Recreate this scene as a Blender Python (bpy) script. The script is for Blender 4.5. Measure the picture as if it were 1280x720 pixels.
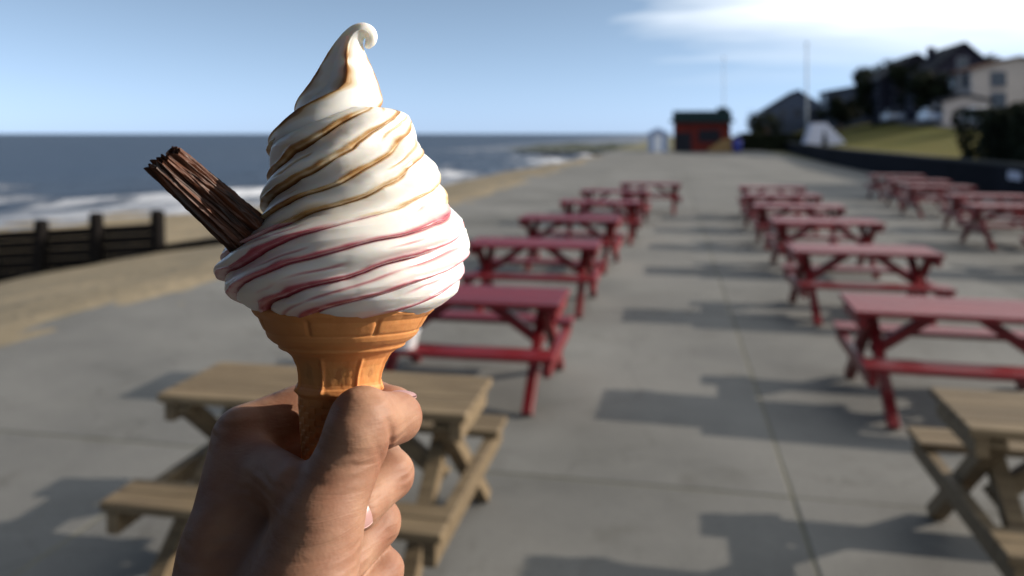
import bpy, bmesh, math, random
import numpy as np
from mathutils import Vector, Matrix, noise as mnoise

for o in list(bpy.data.objects):
    bpy.data.objects.remove(o)
random.seed(7)
rng = np.random.default_rng(11)
S = bpy.context.scene
R = math.radians
YAW = R(11.2)            # camera looks a little to the sea side of the promenade axis
EYE = 2.0

# ---------------------------------------------------------------- camera
cd = bpy.data.cameras.new('camera')
cam = bpy.data.objects.new('camera', cd)
S.collection.objects.link(cam)
cam.location = (0, 0, EYE)
cam.rotation_euler = (R(90), 0, YAW)
cd.sensor_width = 36.0
cd.lens = 28.125
cd.shift_y = -193.0 / 1280.0
cd.clip_start = 0.01
cd.clip_end = 60000
cd.dof.use_dof = True
cd.dof.focus_distance = 0.282
cd.dof.aperture_fstop = 8.8
S.camera = cam

# ---------------------------------------------------------------- sun and sky
SUN_AZ = R(11.2 + 2.5)      # from +X towards +Y
SUN_EL = R(21.5)
sdir = Vector((math.cos(SUN_AZ) * math.cos(SUN_EL), math.sin(SUN_AZ) * math.cos(SUN_EL), math.sin(SUN_EL)))
sl = bpy.data.lights.new('sun', 'SUN')
sl.energy = 4.3
sl.angle = R(0.55)
sl.color = (1.0, 0.90, 0.77)
so = bpy.data.objects.new('sun', sl)
S.collection.objects.link(so)
so.rotation_euler = sdir.to_track_quat('Z', 'Y').to_euler()
so.location = (30, 10, 30)

W = bpy.data.worlds.new('World')
S.world = W
W.use_nodes = True
wn = W.node_tree.nodes
wl = W.node_tree.links
wn.clear()
out = wn.new('ShaderNodeOutputWorld')
bg = wn.new('ShaderNodeBackground')
sky = wn.new('ShaderNodeTexSky')
sky.sky_type = 'NISHITA'
sky.sun_disc = False
sky.sun_elevation = SUN_EL
sky.sun_rotation = math.pi / 2 - SUN_AZ
sky.air_density = 1.0
sky.dust_density = 0.1
sky.ozone_density = 1.5
bg.inputs['Strength'].default_value = 0.083
tc = wn.new('ShaderNodeTexCoord')
sep = wn.new('ShaderNodeSeparateXYZ')
wl.new(tc.outputs['Generated'], sep.inputs[0])
def wmath(op, a, b=None, c=None):
    n = wn.new('ShaderNodeMath'); n.operation = op
    for i, v in enumerate((a, b, c)):
        if v is None: continue
        if isinstance(v, (int, float)): n.inputs[i].default_value = v
        else: wl.new(v, n.inputs[i])
    return n.outputs[0]
# thin streaky cloud sheet: direction projected on a layer overhead
zz = wmath('ADD', sep.outputs['Z'], 0.07)
cxx = wmath('DIVIDE', sep.outputs['X'], zz)
cyy = wmath('DIVIDE', sep.outputs['Y'], zz)
comb = wn.new('ShaderNodeCombineXYZ')
wl.new(wmath('MULTIPLY', cxx, 0.55), comb.inputs[0]); wl.new(wmath('MULTIPLY', cyy, 1.0), comb.inputs[1])
nz = wn.new('ShaderNodeTexNoise'); nz.inputs['Scale'].default_value = 0.62
nz.inputs['Detail'].default_value = 7; nz.inputs['Roughness'].default_value = 0.55
nz.inputs['Distortion'].default_value = 0.35
wl.new(comb.outputs[0], nz.inputs['Vector'])
# cloud cover grows inland (towards +X), as the photograph's sky does
cover = wmath('MULTIPLY', wmath('ADD', sep.outputs['X'], 0.03), 1.1)
cover = wmath('MINIMUM', cover, 0.42)
hi = wmath('MULTIPLY', wmath('SUBTRACT', sep.outputs['Z'], 0.055), 11.0)
hi = wmath('MINIMUM', wmath('MAXIMUM', hi, 0.0), 1.0)
cover = wmath('ADD', cover, wmath('MINIMUM', wmath('MULTIPLY', wmath('MAXIMUM', wmath('SUBTRACT', sep.outputs['Z'], 0.10), 0.0), 1.6), 0.06))
cover = wmath('MINIMUM', cover, 0.42)
cl = wmath('ADD', nz.outputs['Fac'], cover)
cl = wmath('MULTIPLY', wmath('SUBTRACT', cl, 0.56), 3.6)
cl = wmath('MINIMUM', wmath('MAXIMUM', cl, 0.0), 1.0)
cl = wmath('MULTIPLY', cl, hi)
mixc = wn.new('ShaderNodeMix'); mixc.data_type = 'RGBA'
wl.new(cl, mixc.inputs['Factor'])
# tint over the whole sky: paler and cooler than the clear-air model gives
bw = wn.new('ShaderNodeRGBToBW'); wl.new(sky.outputs[0], bw.inputs[0])
tint = wn.new('ShaderNodeMix'); tint.data_type = 'RGBA'; tint.blend_type = 'MULTIPLY'; tint.inputs['Factor'].default_value = 1.0
wl.new(bw.outputs[0], tint.inputs['A']); tint.inputs['B'].default_value = (0.66, 0.975, 1.46, 1)
sky_mix = wn.new('ShaderNodeMix'); sky_mix.data_type = 'RGBA'; sky_mix.inputs['Factor'].default_value = 0.86
wl.new(sky.outputs[0], sky_mix.inputs['A']); wl.new(tint.outputs['Result'], sky_mix.inputs['B'])
wl.new(sky_mix.outputs['Result'], mixc.inputs['A'])
mixc.inputs['B'].default_value = (11.5, 12.0, 12.4, 1)
wl.new(mixc.outputs['Result'], bg.inputs['Color'])
wl.new(bg.outputs[0], out.inputs[0])

S.view_settings.view_transform = 'Standard'
S.view_settings.look = 'None'
S.view_settings.gamma = 1
S.view_settings.use_curve_mapping = False
S.view_settings.exposure = 0.52

# ---------------------------------------------------------------- materials
MATS = {}
def mat(name, col, rough=0.6, spec=0.4, noise=None, bump=None, sss=None, coat=None, vary=0.0, metallic=0.0):
    """noise=(scale, amount, second colour); bump=(scale, strength, distance)"""
    if name in MATS: return MATS[name]
    m = bpy.data.materials.new(name); m.use_nodes = True
    nt = m.node_tree; n = nt.nodes; l = nt.links
    b = n['Principled BSDF']
    b.inputs['Roughness'].default_value = rough
    b.inputs['Specular IOR Level'].default_value = spec
    b.inputs['Metallic'].default_value = metallic
    b.inputs['Base Color'].default_value = (*col, 1)
    tcn = n.new('ShaderNodeTexCoord')
    src = None
    if noise:
        sc, amt, c2 = noise
        t = n.new('ShaderNodeTexNoise'); t.inputs['Detail'].default_value = 6
        t.inputs['Roughness'].default_value = 0.62
        if isinstance(sc, tuple):
            mp = n.new('ShaderNodeMapping'); mp.inputs['Scale'].default_value = sc
            l.new(tcn.outputs['Object'], mp.inputs[0]); l.new(mp.outputs[0], t.inputs['Vector']); t.inputs['Scale'].default_value = 1
        else:
            l.new(tcn.outputs['Object'], t.inputs['Vector']); t.inputs['Scale'].default_value = sc
        rp = n.new('ShaderNodeMapRange'); rp.inputs[1].default_value = 0.3; rp.inputs[2].default_value = 0.7
        rp.inputs[3].default_value = 0; rp.inputs[4].default_value = amt
        l.new(t.outputs['Fac'], rp.inputs[0])
        mx = n.new('ShaderNodeMix'); mx.data_type = 'RGBA'
        l.new(rp.outputs[0], mx.inputs['Factor'])
        mx.inputs['A'].default_value = (*col, 1); mx.inputs['B'].default_value = (*c2, 1)
        src = mx.outputs['Result']
    if vary:
        oi = n.new('ShaderNodeObjectInfo')
        mr = n.new('ShaderNodeMapRange'); mr.inputs[3].default_value = 1 - vary; mr.inputs[4].default_value = 1 + vary
        l.new(oi.outputs['Random'], mr.inputs[0])
        hv = n.new('ShaderNodeHueSaturation'); l.new(mr.outputs[0], hv.inputs['Value'])
        if src: l.new(src, hv.inputs['Color'])
        else: hv.inputs['Color'].default_value = (*col, 1)
        src = hv.outputs[0]
    if src: l.new(src, b.inputs['Base Color'])
    if bump:
        sc, st, di = bump
        t2 = n.new('ShaderNodeTexNoise'); t2.inputs['Detail'].default_value = 5
        if isinstance(sc, tuple):
            mp = n.new('ShaderNodeMapping'); mp.inputs['Scale'].default_value = sc
            l.new(tcn.outputs['Object'], mp.inputs[0]); l.new(mp.outputs[0], t2.inputs['Vector']); t2.inputs['Scale'].default_value = 1
        else:
            l.new(tcn.outputs['Object'], t2.inputs['Vector']); t2.inputs['Scale'].default_value = sc
        bp = n.new('ShaderNodeBump'); bp.inputs['Strength'].default_value = st; bp.inputs['Distance'].default_value = di
        l.new(t2.outputs['Fac'], bp.inputs['Height']); l.new(bp.outputs[0], b.inputs['Normal'])
    if sss:
        w, rad, scale = sss
        b.inputs['Subsurface Weight'].default_value = w
        b.inputs['Subsurface Radius'].default_value = rad
        b.inputs['Subsurface Scale'].default_value = scale
    if coat: b.inputs['Coat Weight'].default_value = coat
    MATS[name] = m
    return m

M_conc = mat('concrete', (0.184, 0.179, 0.166), 0.9, 0.2, noise=(0.55, 0.95, (0.108, 0.106, 0.101)), bump=(60, 0.35, 0.01), vary=0.07)
M_joint = mat('joint_sand', (0.16, 0.152, 0.118), 0.95, 0.1, noise=(1.3, 0.9, (0.075, 0.072, 0.05)))
M_sand = mat('sand', (0.27, 0.215, 0.14), 0.95, 0.15, noise=(0.9, 0.9, (0.165, 0.135, 0.09)), bump=(5, 0.6, 0.06))
M_groyne = mat('tarred_timber', (0.011, 0.0095, 0.009), 0.95, 0.05, noise=((3, 3, 12), 0.8, (0.006, 0.0055, 0.005)), bump=((6, 6, 30), 0.5, 0.02), vary=0.2)
M_red = mat('red_paint', (0.175, 0.008, 0.011), 0.42, 0.38, noise=((2.5, 18, 18), 0.85, (0.085, 0.006, 0.009)), bump=((6, 60, 60), 0.25, 0.004), vary=0.14)
M_wood = mat('bare_wood', (0.205, 0.150, 0.086), 0.7, 0.3, noise=((2.6, 34, 34), 1.0, (0.080, 0.055, 0.031)), bump=((5, 70, 70), 0.35, 0.004), vary=0.16)
M_rust = mat('bolt_steel', (0.10, 0.09, 0.085), 0.55, 0.5)
M_grass = mat('bank_grass', (0.085, 0.085, 0.017), 0.95, 0.1, noise=(0.35, 0.9, (0.125, 0.10, 0.026)), bump=(6, 0.8, 0.1))
M_earth = mat('earth', (0.17, 0.15, 0.11), 0.95, 0.1, noise=(0.2, 0.8, (0.11, 0.12, 0.05)))
M_wall = mat('dark_wall', (0.016, 0.016, 0.021), 0.95, 0.08, noise=(2, 0.8, (0.009, 0.009, 0.012)), vary=0.2)
M_cope = mat('coping', (0.06, 0.06, 0.06), 0.9, 0.15, noise=(3, 0.8, (0.035, 0.035, 0.035)))
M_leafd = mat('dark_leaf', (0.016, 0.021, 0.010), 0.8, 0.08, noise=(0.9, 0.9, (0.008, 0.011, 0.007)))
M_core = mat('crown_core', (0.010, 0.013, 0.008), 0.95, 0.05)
M_bark = mat('bark', (0.06, 0.045, 0.035), 0.9, 0.1)
M_render_w = mat('white_render', (0.46, 0.40, 0.37), 0.9, 0.2, noise=(0.7, 0.6, (0.34, 0.30, 0.28)))
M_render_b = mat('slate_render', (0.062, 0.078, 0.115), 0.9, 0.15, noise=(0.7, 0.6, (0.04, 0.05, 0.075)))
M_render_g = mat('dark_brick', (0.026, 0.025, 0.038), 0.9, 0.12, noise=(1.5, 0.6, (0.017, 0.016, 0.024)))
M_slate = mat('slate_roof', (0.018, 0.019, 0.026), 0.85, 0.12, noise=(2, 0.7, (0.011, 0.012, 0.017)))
M_brownroof = mat('brown_tiles', (0.11, 0.048, 0.03), 0.85, 0.2, noise=(2, 0.7, (0.10, 0.045, 0.03)))
M_glass = mat('window_glass', (0.03, 0.035, 0.045), 0.12, 0.6)
M_wpaint = mat('white_paint', (0.72, 0.72, 0.74), 0.5, 0.4)
M_frame = mat('weathered_frame', (0.10, 0.10, 0.13), 0.7, 0.3)
M_asph = mat('asphalt', (0.12, 0.12, 0.14), 0.9, 0.2, noise=(1.2, 0.5, (0.08, 0.08, 0.10)))
M_rock = mat('weedy_rock', (0.06, 0.065, 0.04), 0.9, 0.2, noise=(0.4, 0.9, (0.025, 0.03, 0.02)))

def weather(m, big, blotch):
    """worn concrete: broad stains, speckle and hairline cracks on top of the slab colour (world-space pattern)"""
    n = m.node_tree.nodes; l = m.node_tree.links; b = n['Principled BSDF']
    src = b.inputs['Base Color'].links[0].from_socket
    g = n.new('ShaderNodeNewGeometry')
    def mul(src, fac_sock, col):
        mx = n.new('ShaderNodeMix'); mx.data_type = 'RGBA'; mx.blend_type = 'MULTIPLY'
        l.new(fac_sock, mx.inputs['Factor']); l.new(src, mx.inputs['A']); mx.inputs['B'].default_value = (*col, 1)
        return mx.outputs['Result']
    def rng_(sock, a, b_, c=0.0, d=1.0):
        r_ = n.new('ShaderNodeMapRange'); r_.inputs[1].default_value = a; r_.inputs[2].default_value = b_; r_.inputs[3].default_value = c; r_.inputs[4].default_value = d
        l.new(sock, r_.inputs[0]); return r_.outputs[0]
    def noi(sc, det, dist=0.0, rough=.55):
        t = n.new('ShaderNodeTexNoise'); t.inputs['Scale'].default_value = sc; t.inputs['Detail'].default_value = det; t.inputs['Distortion'].default_value = dist
        t.inputs['Roughness'].default_value = rough
        l.new(g.outputs['Position'], t.inputs['Vector']); return t.outputs['Fac']
    src = mul(src, rng_(noi(.22, 5, 1.2), .48, .66, 0, .55), (.60, .60, .58))
    src = mul(src, rng_(noi(1.7, 6, .6, .7), .56, .70, 0, .6), (.62, .60, .56))
    src = mul(src, rng_(noi(45, 3), .58, .66, 0, .5), (.55, .55, .55))
    v = n.new('ShaderNodeTexVoronoi'); v.feature = 'DISTANCE_TO_EDGE'; v.inputs['Scale'].default_value = .33
    nd = n.new('ShaderNodeTexNoise'); nd.inputs['Scale'].default_value = 1.6; nd.inputs['Detail'].default_value = 5; l.new(g.outputs['Position'], nd.inputs['Vector'])
    ad = n.new('ShaderNodeVectorMath'); ad.operation = 'ADD'; l.new(g.outputs['Position'], ad.inputs[0]); l.new(nd.outputs['Color'], ad.inputs[1]); l.new(ad.outputs[0], v.inputs['Vector'])
    src = mul(src, rng_(v.outputs['Distance'], 0.0, .005, .38, 0), (.40, .39, .35))
    l.new(src, b.inputs['Base Color'])
weather(M_conc, .2, .5)

# ---------------------------------------------------------------- object helpers
C = S.collection
def link_mesh(name, verts, faces, m, parent=None, smooth=False):
    me = bpy.data.meshes.new(name)
    me.from_pydata(verts, [], faces)
    me.update()
    if m: me.materials.append(m)
    o = bpy.data.objects.new(name, me)
    C.objects.link(o)
    if parent: o.parent = parent
    if smooth: me.polygons.foreach_set('use_smooth', [True] * len(me.polygons))
    return o
def fast_mesh(name, V, F, m, parent=None, smooth=True):
    """numpy verts (n,3) and quads (k,4)"""
    me = bpy.data.meshes.new(name)
    me.vertices.add(len(V)); me.vertices.foreach_set('co', np.asarray(V, np.float32).ravel())
    k = F.shape[1]
    me.loops.add(F.size); me.loops.foreach_set('vertex_index', F.astype(np.int32).ravel())
    me.polygons.add(len(F)); me.polygons.foreach_set('loop_start', np.arange(0, F.size, k, dtype=np.int32))
    me.polygons.foreach_set('use_smooth', np.full(len(F), smooth))
    me.update(calc_edges=True); me.validate()
    if m: me.materials.append(m)
    o = bpy.data.objects.new(name, me); C.objects.link(o)
    if parent: o.parent = parent
    return o
def grid_faces(nu, nv, wrap_u=False):
    """nu columns, nv rows, vertex index = v*nu+u"""
    u = np.arange(nu if wrap_u else nu - 1); v = np.arange(nv - 1)
    U, Vv = np.meshgrid(u, v)
    U2 = (U + 1) % nu
    return np.stack([Vv * nu + U, Vv * nu + U2, (Vv + 1) * nu + U2, (Vv + 1) * nu + U], -1).reshape(-1, 4)
class MB:
    def __init__(s): s.v = []; s.f = []
    def box(s, x0, x1, y0, y1, z0, z1, M=None, bev=0.0):
        b = len(s.v)
        pts = [(x, y, z) for z in (z0, z1) for y in (y0, y1) for x in (x0, x1)]
        if M is not None: pts = [tuple(M @ Vector(p)) for p in pts]
        s.v += pts
        s.f += [tuple(b + i for i in q) for q in ((0, 2, 3, 1), (4, 5, 7, 6), (0, 1, 5, 4), (2, 6, 7, 3), (0, 4, 6, 2), (1, 3, 7, 5))]
        return s
    def bar(s, a, b, w, h, up=(0, 0, 1)):
        a = Vector(a); b = Vector(b); d = b - a; L = d.length; d.normalize()
        upv = Vector(up)
        if abs(d.dot(upv)) > 0.98: upv = Vector((1, 0, 0))
        sx = d.cross(upv).normalized(); uz = sx.cross(d)
        M = Matrix(((d.x, sx.x, uz.x, a.x), (d.y, sx.y, uz.y, a.y), (d.z, sx.z, uz.z, a.z), (0, 0, 0, 1)))
        return s.box(0, L, -w / 2, w / 2, -h / 2, h / 2, M)
    def tube(s, a, b, r0, r1, n=10, cap=True):
        a = Vector(a); b = Vector(b); d = (b - a).normalized()
        t = Vector((0, 0, 1)) if abs(d.z) < 0.9 else Vector((1, 0, 0))
        u = d.cross(t).normalized(); w = d.cross(u)
        k = len(s.v)
        for c, r in ((a, r0), (b, r1)):
            for i in range(n):
                t_ = 2 * math.pi * i / n
                s.v.append(tuple(c + (u * math.cos(t_) + w * math.sin(t_)) * r))
        for i in range(n):
            j = (i + 1) % n
            s.f.append((k + i, k + j, k + n + j, k + n + i))
        if cap:
            s.f.append(tuple(k + i for i in range(n))[::-1]); s.f.append(tuple(k + n + i for i in range(n)))
        return s
    def poly(s, pts, faces):
        k = len(s.v); s.v += [tuple(p) for p in pts]; s.f += [tuple(k + i for i in f) for f in faces]; return s
    def build(s, name, m, parent=None, smooth=False, bevel=0.0):
        bm = bmesh.new()
        vs = [bm.verts.new(p) for p in s.v]
        for f in s.f:
            try: bm.faces.new([vs[i] for i in f])
            except ValueError: pass
        bmesh.ops.recalc_face_normals(bm, faces=bm.faces[:])
        if bevel: bmesh.ops.bevel(bm, geom=bm.edges[:], offset=bevel, segments=1, affect='EDGES')
        me = bpy.data.meshes.new(name); bm.to_mesh(me); bm.free()
        me.materials.append(m)
        if smooth: me.polygons.foreach_set('use_smooth', [True] * len(me.polygons))
        o = bpy.data.objects.new(name, me); C.objects.link(o)
        if parent: o.parent = parent
        return o
def empty(name, loc=(0, 0, 0), rz=0.0):
    o = bpy.data.objects.new(name, None); C.objects.link(o)
    o.empty_display_size = 0.1
    o.location = loc; o.rotation_euler = (0, 0, rz)
    return o
def tag(o, label=None, cat=None, group=None, kind=None):
    if label: o['label'] = label
    if cat: o['category'] = cat
    if group: o['group'] = group
    if kind: o['kind'] = kind
    return o
def copy_tree(o, parent=None):
    c = o.copy(); C.objects.link(c); c.parent = parent
    for ch in list(o.children): copy_tree(ch, c)
    return c
def vnoise(x, y, z=0.0, octv=3):
    return mnoise.fractal((x, y, z), 1.0, 2.0, octv)
def sstep(a, b, x):
    t = min(1, max(0, (x - a) / (b - a))); return t * t * (3 - 2 * t)

# ================================================================ SETTING
# ---- land under everything
def gx0(y): return -6.9
ground = MB().box(-6.9, 420, -60, 560, -0.6, -0.09).build('ground', M_earth)
tag(ground, kind='structure')

# ---- promenade: concrete bays with recessed joints
prom = MB().box(-6.55, 10.25, -14, 100, -0.085, -0.006).build('promenade', M_joint)
tag(prom, kind='structure')
xj = [-6.5, -2.92, 0.66, 4.24, 7.40, 10.22]
yj = [4.62 + 4.5 * k for k in range(-4, 22)]
cache = {}
for i in range(5):
    w = xj[i + 1] - xj[i]
    for j in range(len(yj) - 1):
        g = 0.007
        key = i
        if key not in cache:
            bm_ = MB().box(g, w - g, g, 4.5 - g, -0.06, 0.0)
            o = bm_.build('concrete_slab', M_conc, prom, bevel=0.006); cache[key] = o.data
        else:
            o = bpy.data.objects.new('concrete_slab', cache[key]); C.objects.link(o); o.parent = prom
        o.location = (xj[i], yj[j], random.uniform(-0.004, 0.002))

# ---- beach
def shore_x(y):
    pts = [(-40, -75), (0, -50), (31, -29.6), (42, -23.6), (60, -17.0), (82, -12.2), (110, -10.0), (150, -8.6), (230, -7.4), (420, -7.0)]
    for (a, xa), (b, xb) in zip(pts, pts[1:]):
        if y <= b:
            t = max(0, (y - a) / (b - a)); return xa + (xb - xa) * t
    return pts[-1][1]
def beach_z(x, y):
    sx = shore_x(y)
    a = -x - 6.5
    prof = [(-2.5, 0.03), (-0.6, 0.018), (0.4, -0.02), (2.5, -0.32), (5, -0.72), (10.5, -1.86), (14, -1.93)]
    if a <= -2.5: z = 0.03
    elif a >= 14: z = -1.93
    else:
        for (p, zp), (q, zq) in zip(prof, prof[1:]):
            if a <= q: z = zp + (zq - zp) * (a - p) / (q - p); break
    # always reach the water at the shoreline
    d = x - sx
    near = sstep(9, -1, d)
    z = z * (1 - near) + min(z, -2.02 - 0.02 * max(0, -d)) * near
    return z
NX, NY = 150, 190
V = []
for j in range(NY):
    y = -30 + 180 * (j / (NY - 1)) ** 1.25
    xl = shore_x(y) - 8
    for i in range(NX):
        t = i / (NX - 1)
        x = -5.3 + (xl + 5.3) * t ** 1.7
        z = beach_z(x, y)
        k = sstep(-5.6, -7.5, x)
        z += 0.016 * vnoise(x * 0.9, y * 0.55, 3, 4) * (1 - k) + (0.10 * vnoise(x * 0.5, y * 0.4, 1, 4)) * k
        if x > -6.45: z -= 0.035 * sstep(-6.5, -5.4, x)
        # sand heaped against the timber groyne
        hx = math.exp(-((x + 14.6) / 1.2) ** 2 - ((y - 15.7) / 0.7) ** 2) * 0.12
        z += hx
        V.append((x, y, z))
beach = fast_mesh('beach', np.array(V), grid_faces(NX, NY)[:, ::-1], M_sand)
tag(beach, kind='structure')

# ---- sea
def sea_mat():
    m = bpy.data.materials.new('sea_water'); m.use_nodes = True
    n = m.node_tree.nodes; l = m.node_tree.links; b = n['Principled BSDF']
    b.inputs['Base Color'].default_value = (0.028, 0.045, 0.075, 1)
    b.inputs['Roughness'].default_value = 0.42
    b.inputs['Specular IOR Level'].default_value = 0.28
    t = n.new('ShaderNodeTexCoord')
    mp = n.new('ShaderNodeMapping'); mp.inputs['Scale'].default_value = (0.55, 0.20, 1); mp.inputs['Rotation'].default_value = (0, 0, R(20))
    l.new(t.outputs['Object'], mp.inputs[0])
    nz = n.new('ShaderNodeTexNoise'); nz.inputs['Scale'].default_value = 0.6; nz.inputs['Detail'].default_value = 8; nz.inputs['Roughness'].default_value = 0.6
    l.new(mp.outputs[0], nz.inputs['Vector'])
    bp = n.new('ShaderNodeBump'); bp.inputs['Strength'].default_value = 1.0; bp.inputs['Distance'].default_value = 1.4
    l.new(nz.outputs['Fac'], bp.inputs['Height']); l.new(bp.outputs[0], b.inputs['Normal'])
    # suspended silt: brown-grey patches and scattered white caps
    nz2 = n.new('ShaderNodeTexNoise'); nz2.inputs['Scale'].default_value = 0.018; nz2.inputs['Detail'].default_value = 4
    l.new(t.outputs['Object'], nz2.inputs['Vector'])
    mx = n.new('ShaderNodeMix'); mx.data_type = 'RGBA'; mx.inputs['A'].default_value = (0.024, 0.042, 0.075, 1); mx.inputs['B'].default_value = (0.05, 0.062, 0.082, 1)
    l.new(nz2.outputs['Fac'], mx.inputs['Factor'])
    at = n.new('ShaderNodeAttribute'); at.attribute_name = 'foam'
    nf = n.new('ShaderNodeTexNoise'); nf.inputs['Scale'].default_value = 0.5; nf.inputs['Detail'].default_value = 7; nf.inputs['Roughness'].default_value = 0.7
    mpf = n.new('ShaderNodeMapping'); mpf.inputs['Scale'].default_value = (1, 0.45, 1); l.new(t.outputs['Object'], mpf.inputs[0])
    l.new(mpf.outputs[0], nf.inputs['Vector'])
    ma = n.new('ShaderNodeMath'); ma.operation = 'ADD'; l.new(at.outputs['Fac'], ma.inputs[0]); l.new(nf.outputs['Fac'], ma.inputs[1])
    mr = n.new('ShaderNodeMapRange'); mr.inputs[1].default_value = 0.86; mr.inputs[2].default_value = 1.12
    l.new(ma.outputs[0], mr.inputs[0])
    mx2 = n.new('ShaderNodeMix'); mx2.data_type = 'RGBA'; l.new(mr.outputs[0], mx2.inputs['Factor']); l.new(mx.outputs['Result'], mx2.inputs['A'])
    mx2.inputs['B'].default_value = (0.50, 0.51, 0.54, 1)
    l.new(mx2.outputs['Result'], b.inputs['Base Color'])
    rr = n.new('ShaderNodeMapRange'); rr.inputs[3].default_value = 0.42; rr.inputs[4].default_value = 0.9
    l.new(mr.outputs[0], rr.inputs[0]); l.new(rr.outputs[0], b.inputs['Roughness'])
    return m
M_sea = sea_mat()
# fine strip by the shore (with breakers), then coarse rows to the horizon
offs = list(np.linspace(-9, 46, 150)) + [52, 60, 75, 100, 140, 200, 320, 600, 1200, 3000, 8000, 26000]
ys = list(np.linspace(-60, 150, 220)) + [180, 240, 360, 700, 1500, 4000, 12000, 26000]
ys = [-26000, -6000, -1500, -300] + ys
V = []; foam = []
for y in ys:
    sx = shore_x(min(max(y, -40), 420))
    for d in offs:
        x = sx - d
        n1 = vnoise(y * 0.05, 2.3, 0, 3)
        z = -2.0; f = 0.0
        if -60 <= y <= 160 and d < 48:
            for (dc, amp, wd, seed) in ((1.2, 0.13, 1.4, 1), (7.5, 0.34, 1.5, 2), (15.5, 0.48, 1.7, 3), (27, 0.38, 2.0, 4)):
                c = dc + 2.4 * vnoise(y * 0.045, seed * 7.1, 0, 3)
                act = 0.66 + 0.9 * vnoise(y * 0.07, seed * 3.7 + 9, 0, 2)
                act = max(0, min(1.1, act))
                u = (d - c) / wd
                g = math.exp(-u * u) * act
                z += amp * g
                back = math.exp(-((d - c + wd * 1.3) / (wd * 1.9)) ** 2) * act
                f = max(f, (0.60 if dc < 12 else 0.46 if dc < 20 else 0.36) * max(g, back))
            f = max(f, 0.50 * sstep(10, 3, d) * (0.86 + 0.35 * n1))
        elif d < 48: f = 0.40
        V.append((x, y, z)); foam.append(f)
sea = fast_mesh('sea', np.array(V), grid_faces(len(offs), len(ys)), M_sea)
a = sea.data.attributes.new('foam', 'FLOAT', 'POINT'); a.data.foreach_set('value', np.array(foam, np.float32))
tag(sea, kind='structure')

# ---- weedy rocks on the far foreshore
V = []
NXr, NYr = 70, 60
for j in range(NYr):
    for i in range(NXr):
        u = i / (NXr - 1); v = j / (NYr - 1)
        y = 168 + 120 * v; x = -44 + 40 * u + 16 * v * 0.3
        h = vnoise(x * 0.18, y * 0.12, 5, 4)
        e = min(u, 1 - u, v, 1 - v) * 5; e = min(1, e)
        V.append((x, y, -2.6 + e * (1.1 + 0.7 * h)))
rocks = fast_mesh('rocky_foreshore', np.array(V), grid_faces(NXr, NYr), M_rock, smooth=False)
tag(rocks, kind='structure')

# ---- grass bank and upper ground inland of the wall
def wall_x(y): return 10.3 + 0.06 * max(0, y - 50)
def land_z(x, y):
    d = x - wall_x(y) - 0.45
    t = sstep(0, 14, d)
    top = 1.3 + min(1, max(0, (y - 20) / 70)) * 2.3
    z = 0.85 + (top - 0.85) * t + min(1, max(0, (d - 15) / 70)) * 2.2
    return z
NXg, NYg = 90, 110
V = []
for j in range(NYg):
    y = -20 + 500 * (j / (NYg - 1)) ** 1.8
    for i in range(NXg):
        d = 300 * (i / (NXg - 1)) ** 2.2
        x = wall_x(y) + 0.40 + d
        z = land_z(x, y) + 0.06 * vnoise(x * 0.5, y * 0.5, 2, 3) * sstep(0, 2, d)
        V.append((x, y, z))
bank = fast_mesh('grass_bank', np.array(V), grid_faces(NXg, NYg), M_grass)
tag(bank, kind='structure')
# road along the top of the bank
V = []; ysr = np.linspace(20, 103, 50)
for y in ysr:
    for dx in (10.2, 11.5, 13, 14.8):
        x = wall_x(y) + dx
        V.append((x, y, land_z(x, y) + 0.10))
road = fast_mesh('road', np.array(V), grid_faces(4, len(ysr)), M_asph)
tag(road, kind='structure')

# ---- low dark wall along the inland side of the promenade, in bays with coping
lw = empty('low_wall', (10.3, 0, 0))
tag(lw, 'long low dark wall with stone coping along the foot of the grass bank', 'wall')
for k in range(26):
    y0 = -12 + 4.5 * k; y1 = y0 + 4.49
    b = MB().poly([(wall_x(y0) - 10.3, y0, -0.08), (wall_x(y1) - 10.3, y1, -0.08), (wall_x(y1) - 9.9, y1, -0.08), (wall_x(y0) - 9.9, y0, -0.08),
                   (wall_x(y0) - 10.3, y0, 0.98), (wall_x(y1) - 10.3, y1, 0.98), (wall_x(y1) - 9.9, y1, 0.98), (wall_x(y0) - 9.9, y0, 0.98)],
                  [(0, 3, 2, 1), (4, 5, 6, 7), (0, 1, 5, 4), (1, 2, 6, 5), (2, 3, 7, 6), (3, 0, 4, 7)])
    b.build('wall_panel', M_wall, lw)
    c = MB().poly([(wall_x(y0) - 10.36, y0, 0.982), (wall_x(y1) - 10.36, y1, 0.982), (wall_x(y1) - 9.84, y1, 0.982), (wall_x(y0) - 9.84, y0, 0.982),
                   (wall_x(y0) - 10.36, y0, 1.08), (wall_x(y1) - 10.36, y1, 1.08), (wall_x(y1) - 9.84, y1, 1.08), (wall_x(y0) - 9.84, y0, 1.08)],
                  [(0, 3, 2, 1), (4, 5, 6, 7), (0, 1, 5, 4), (1, 2, 6, 5), (2, 3, 7, 6), (3, 0, 4, 7)])
    c.build('coping_stone', M_cope, lw)

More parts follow.
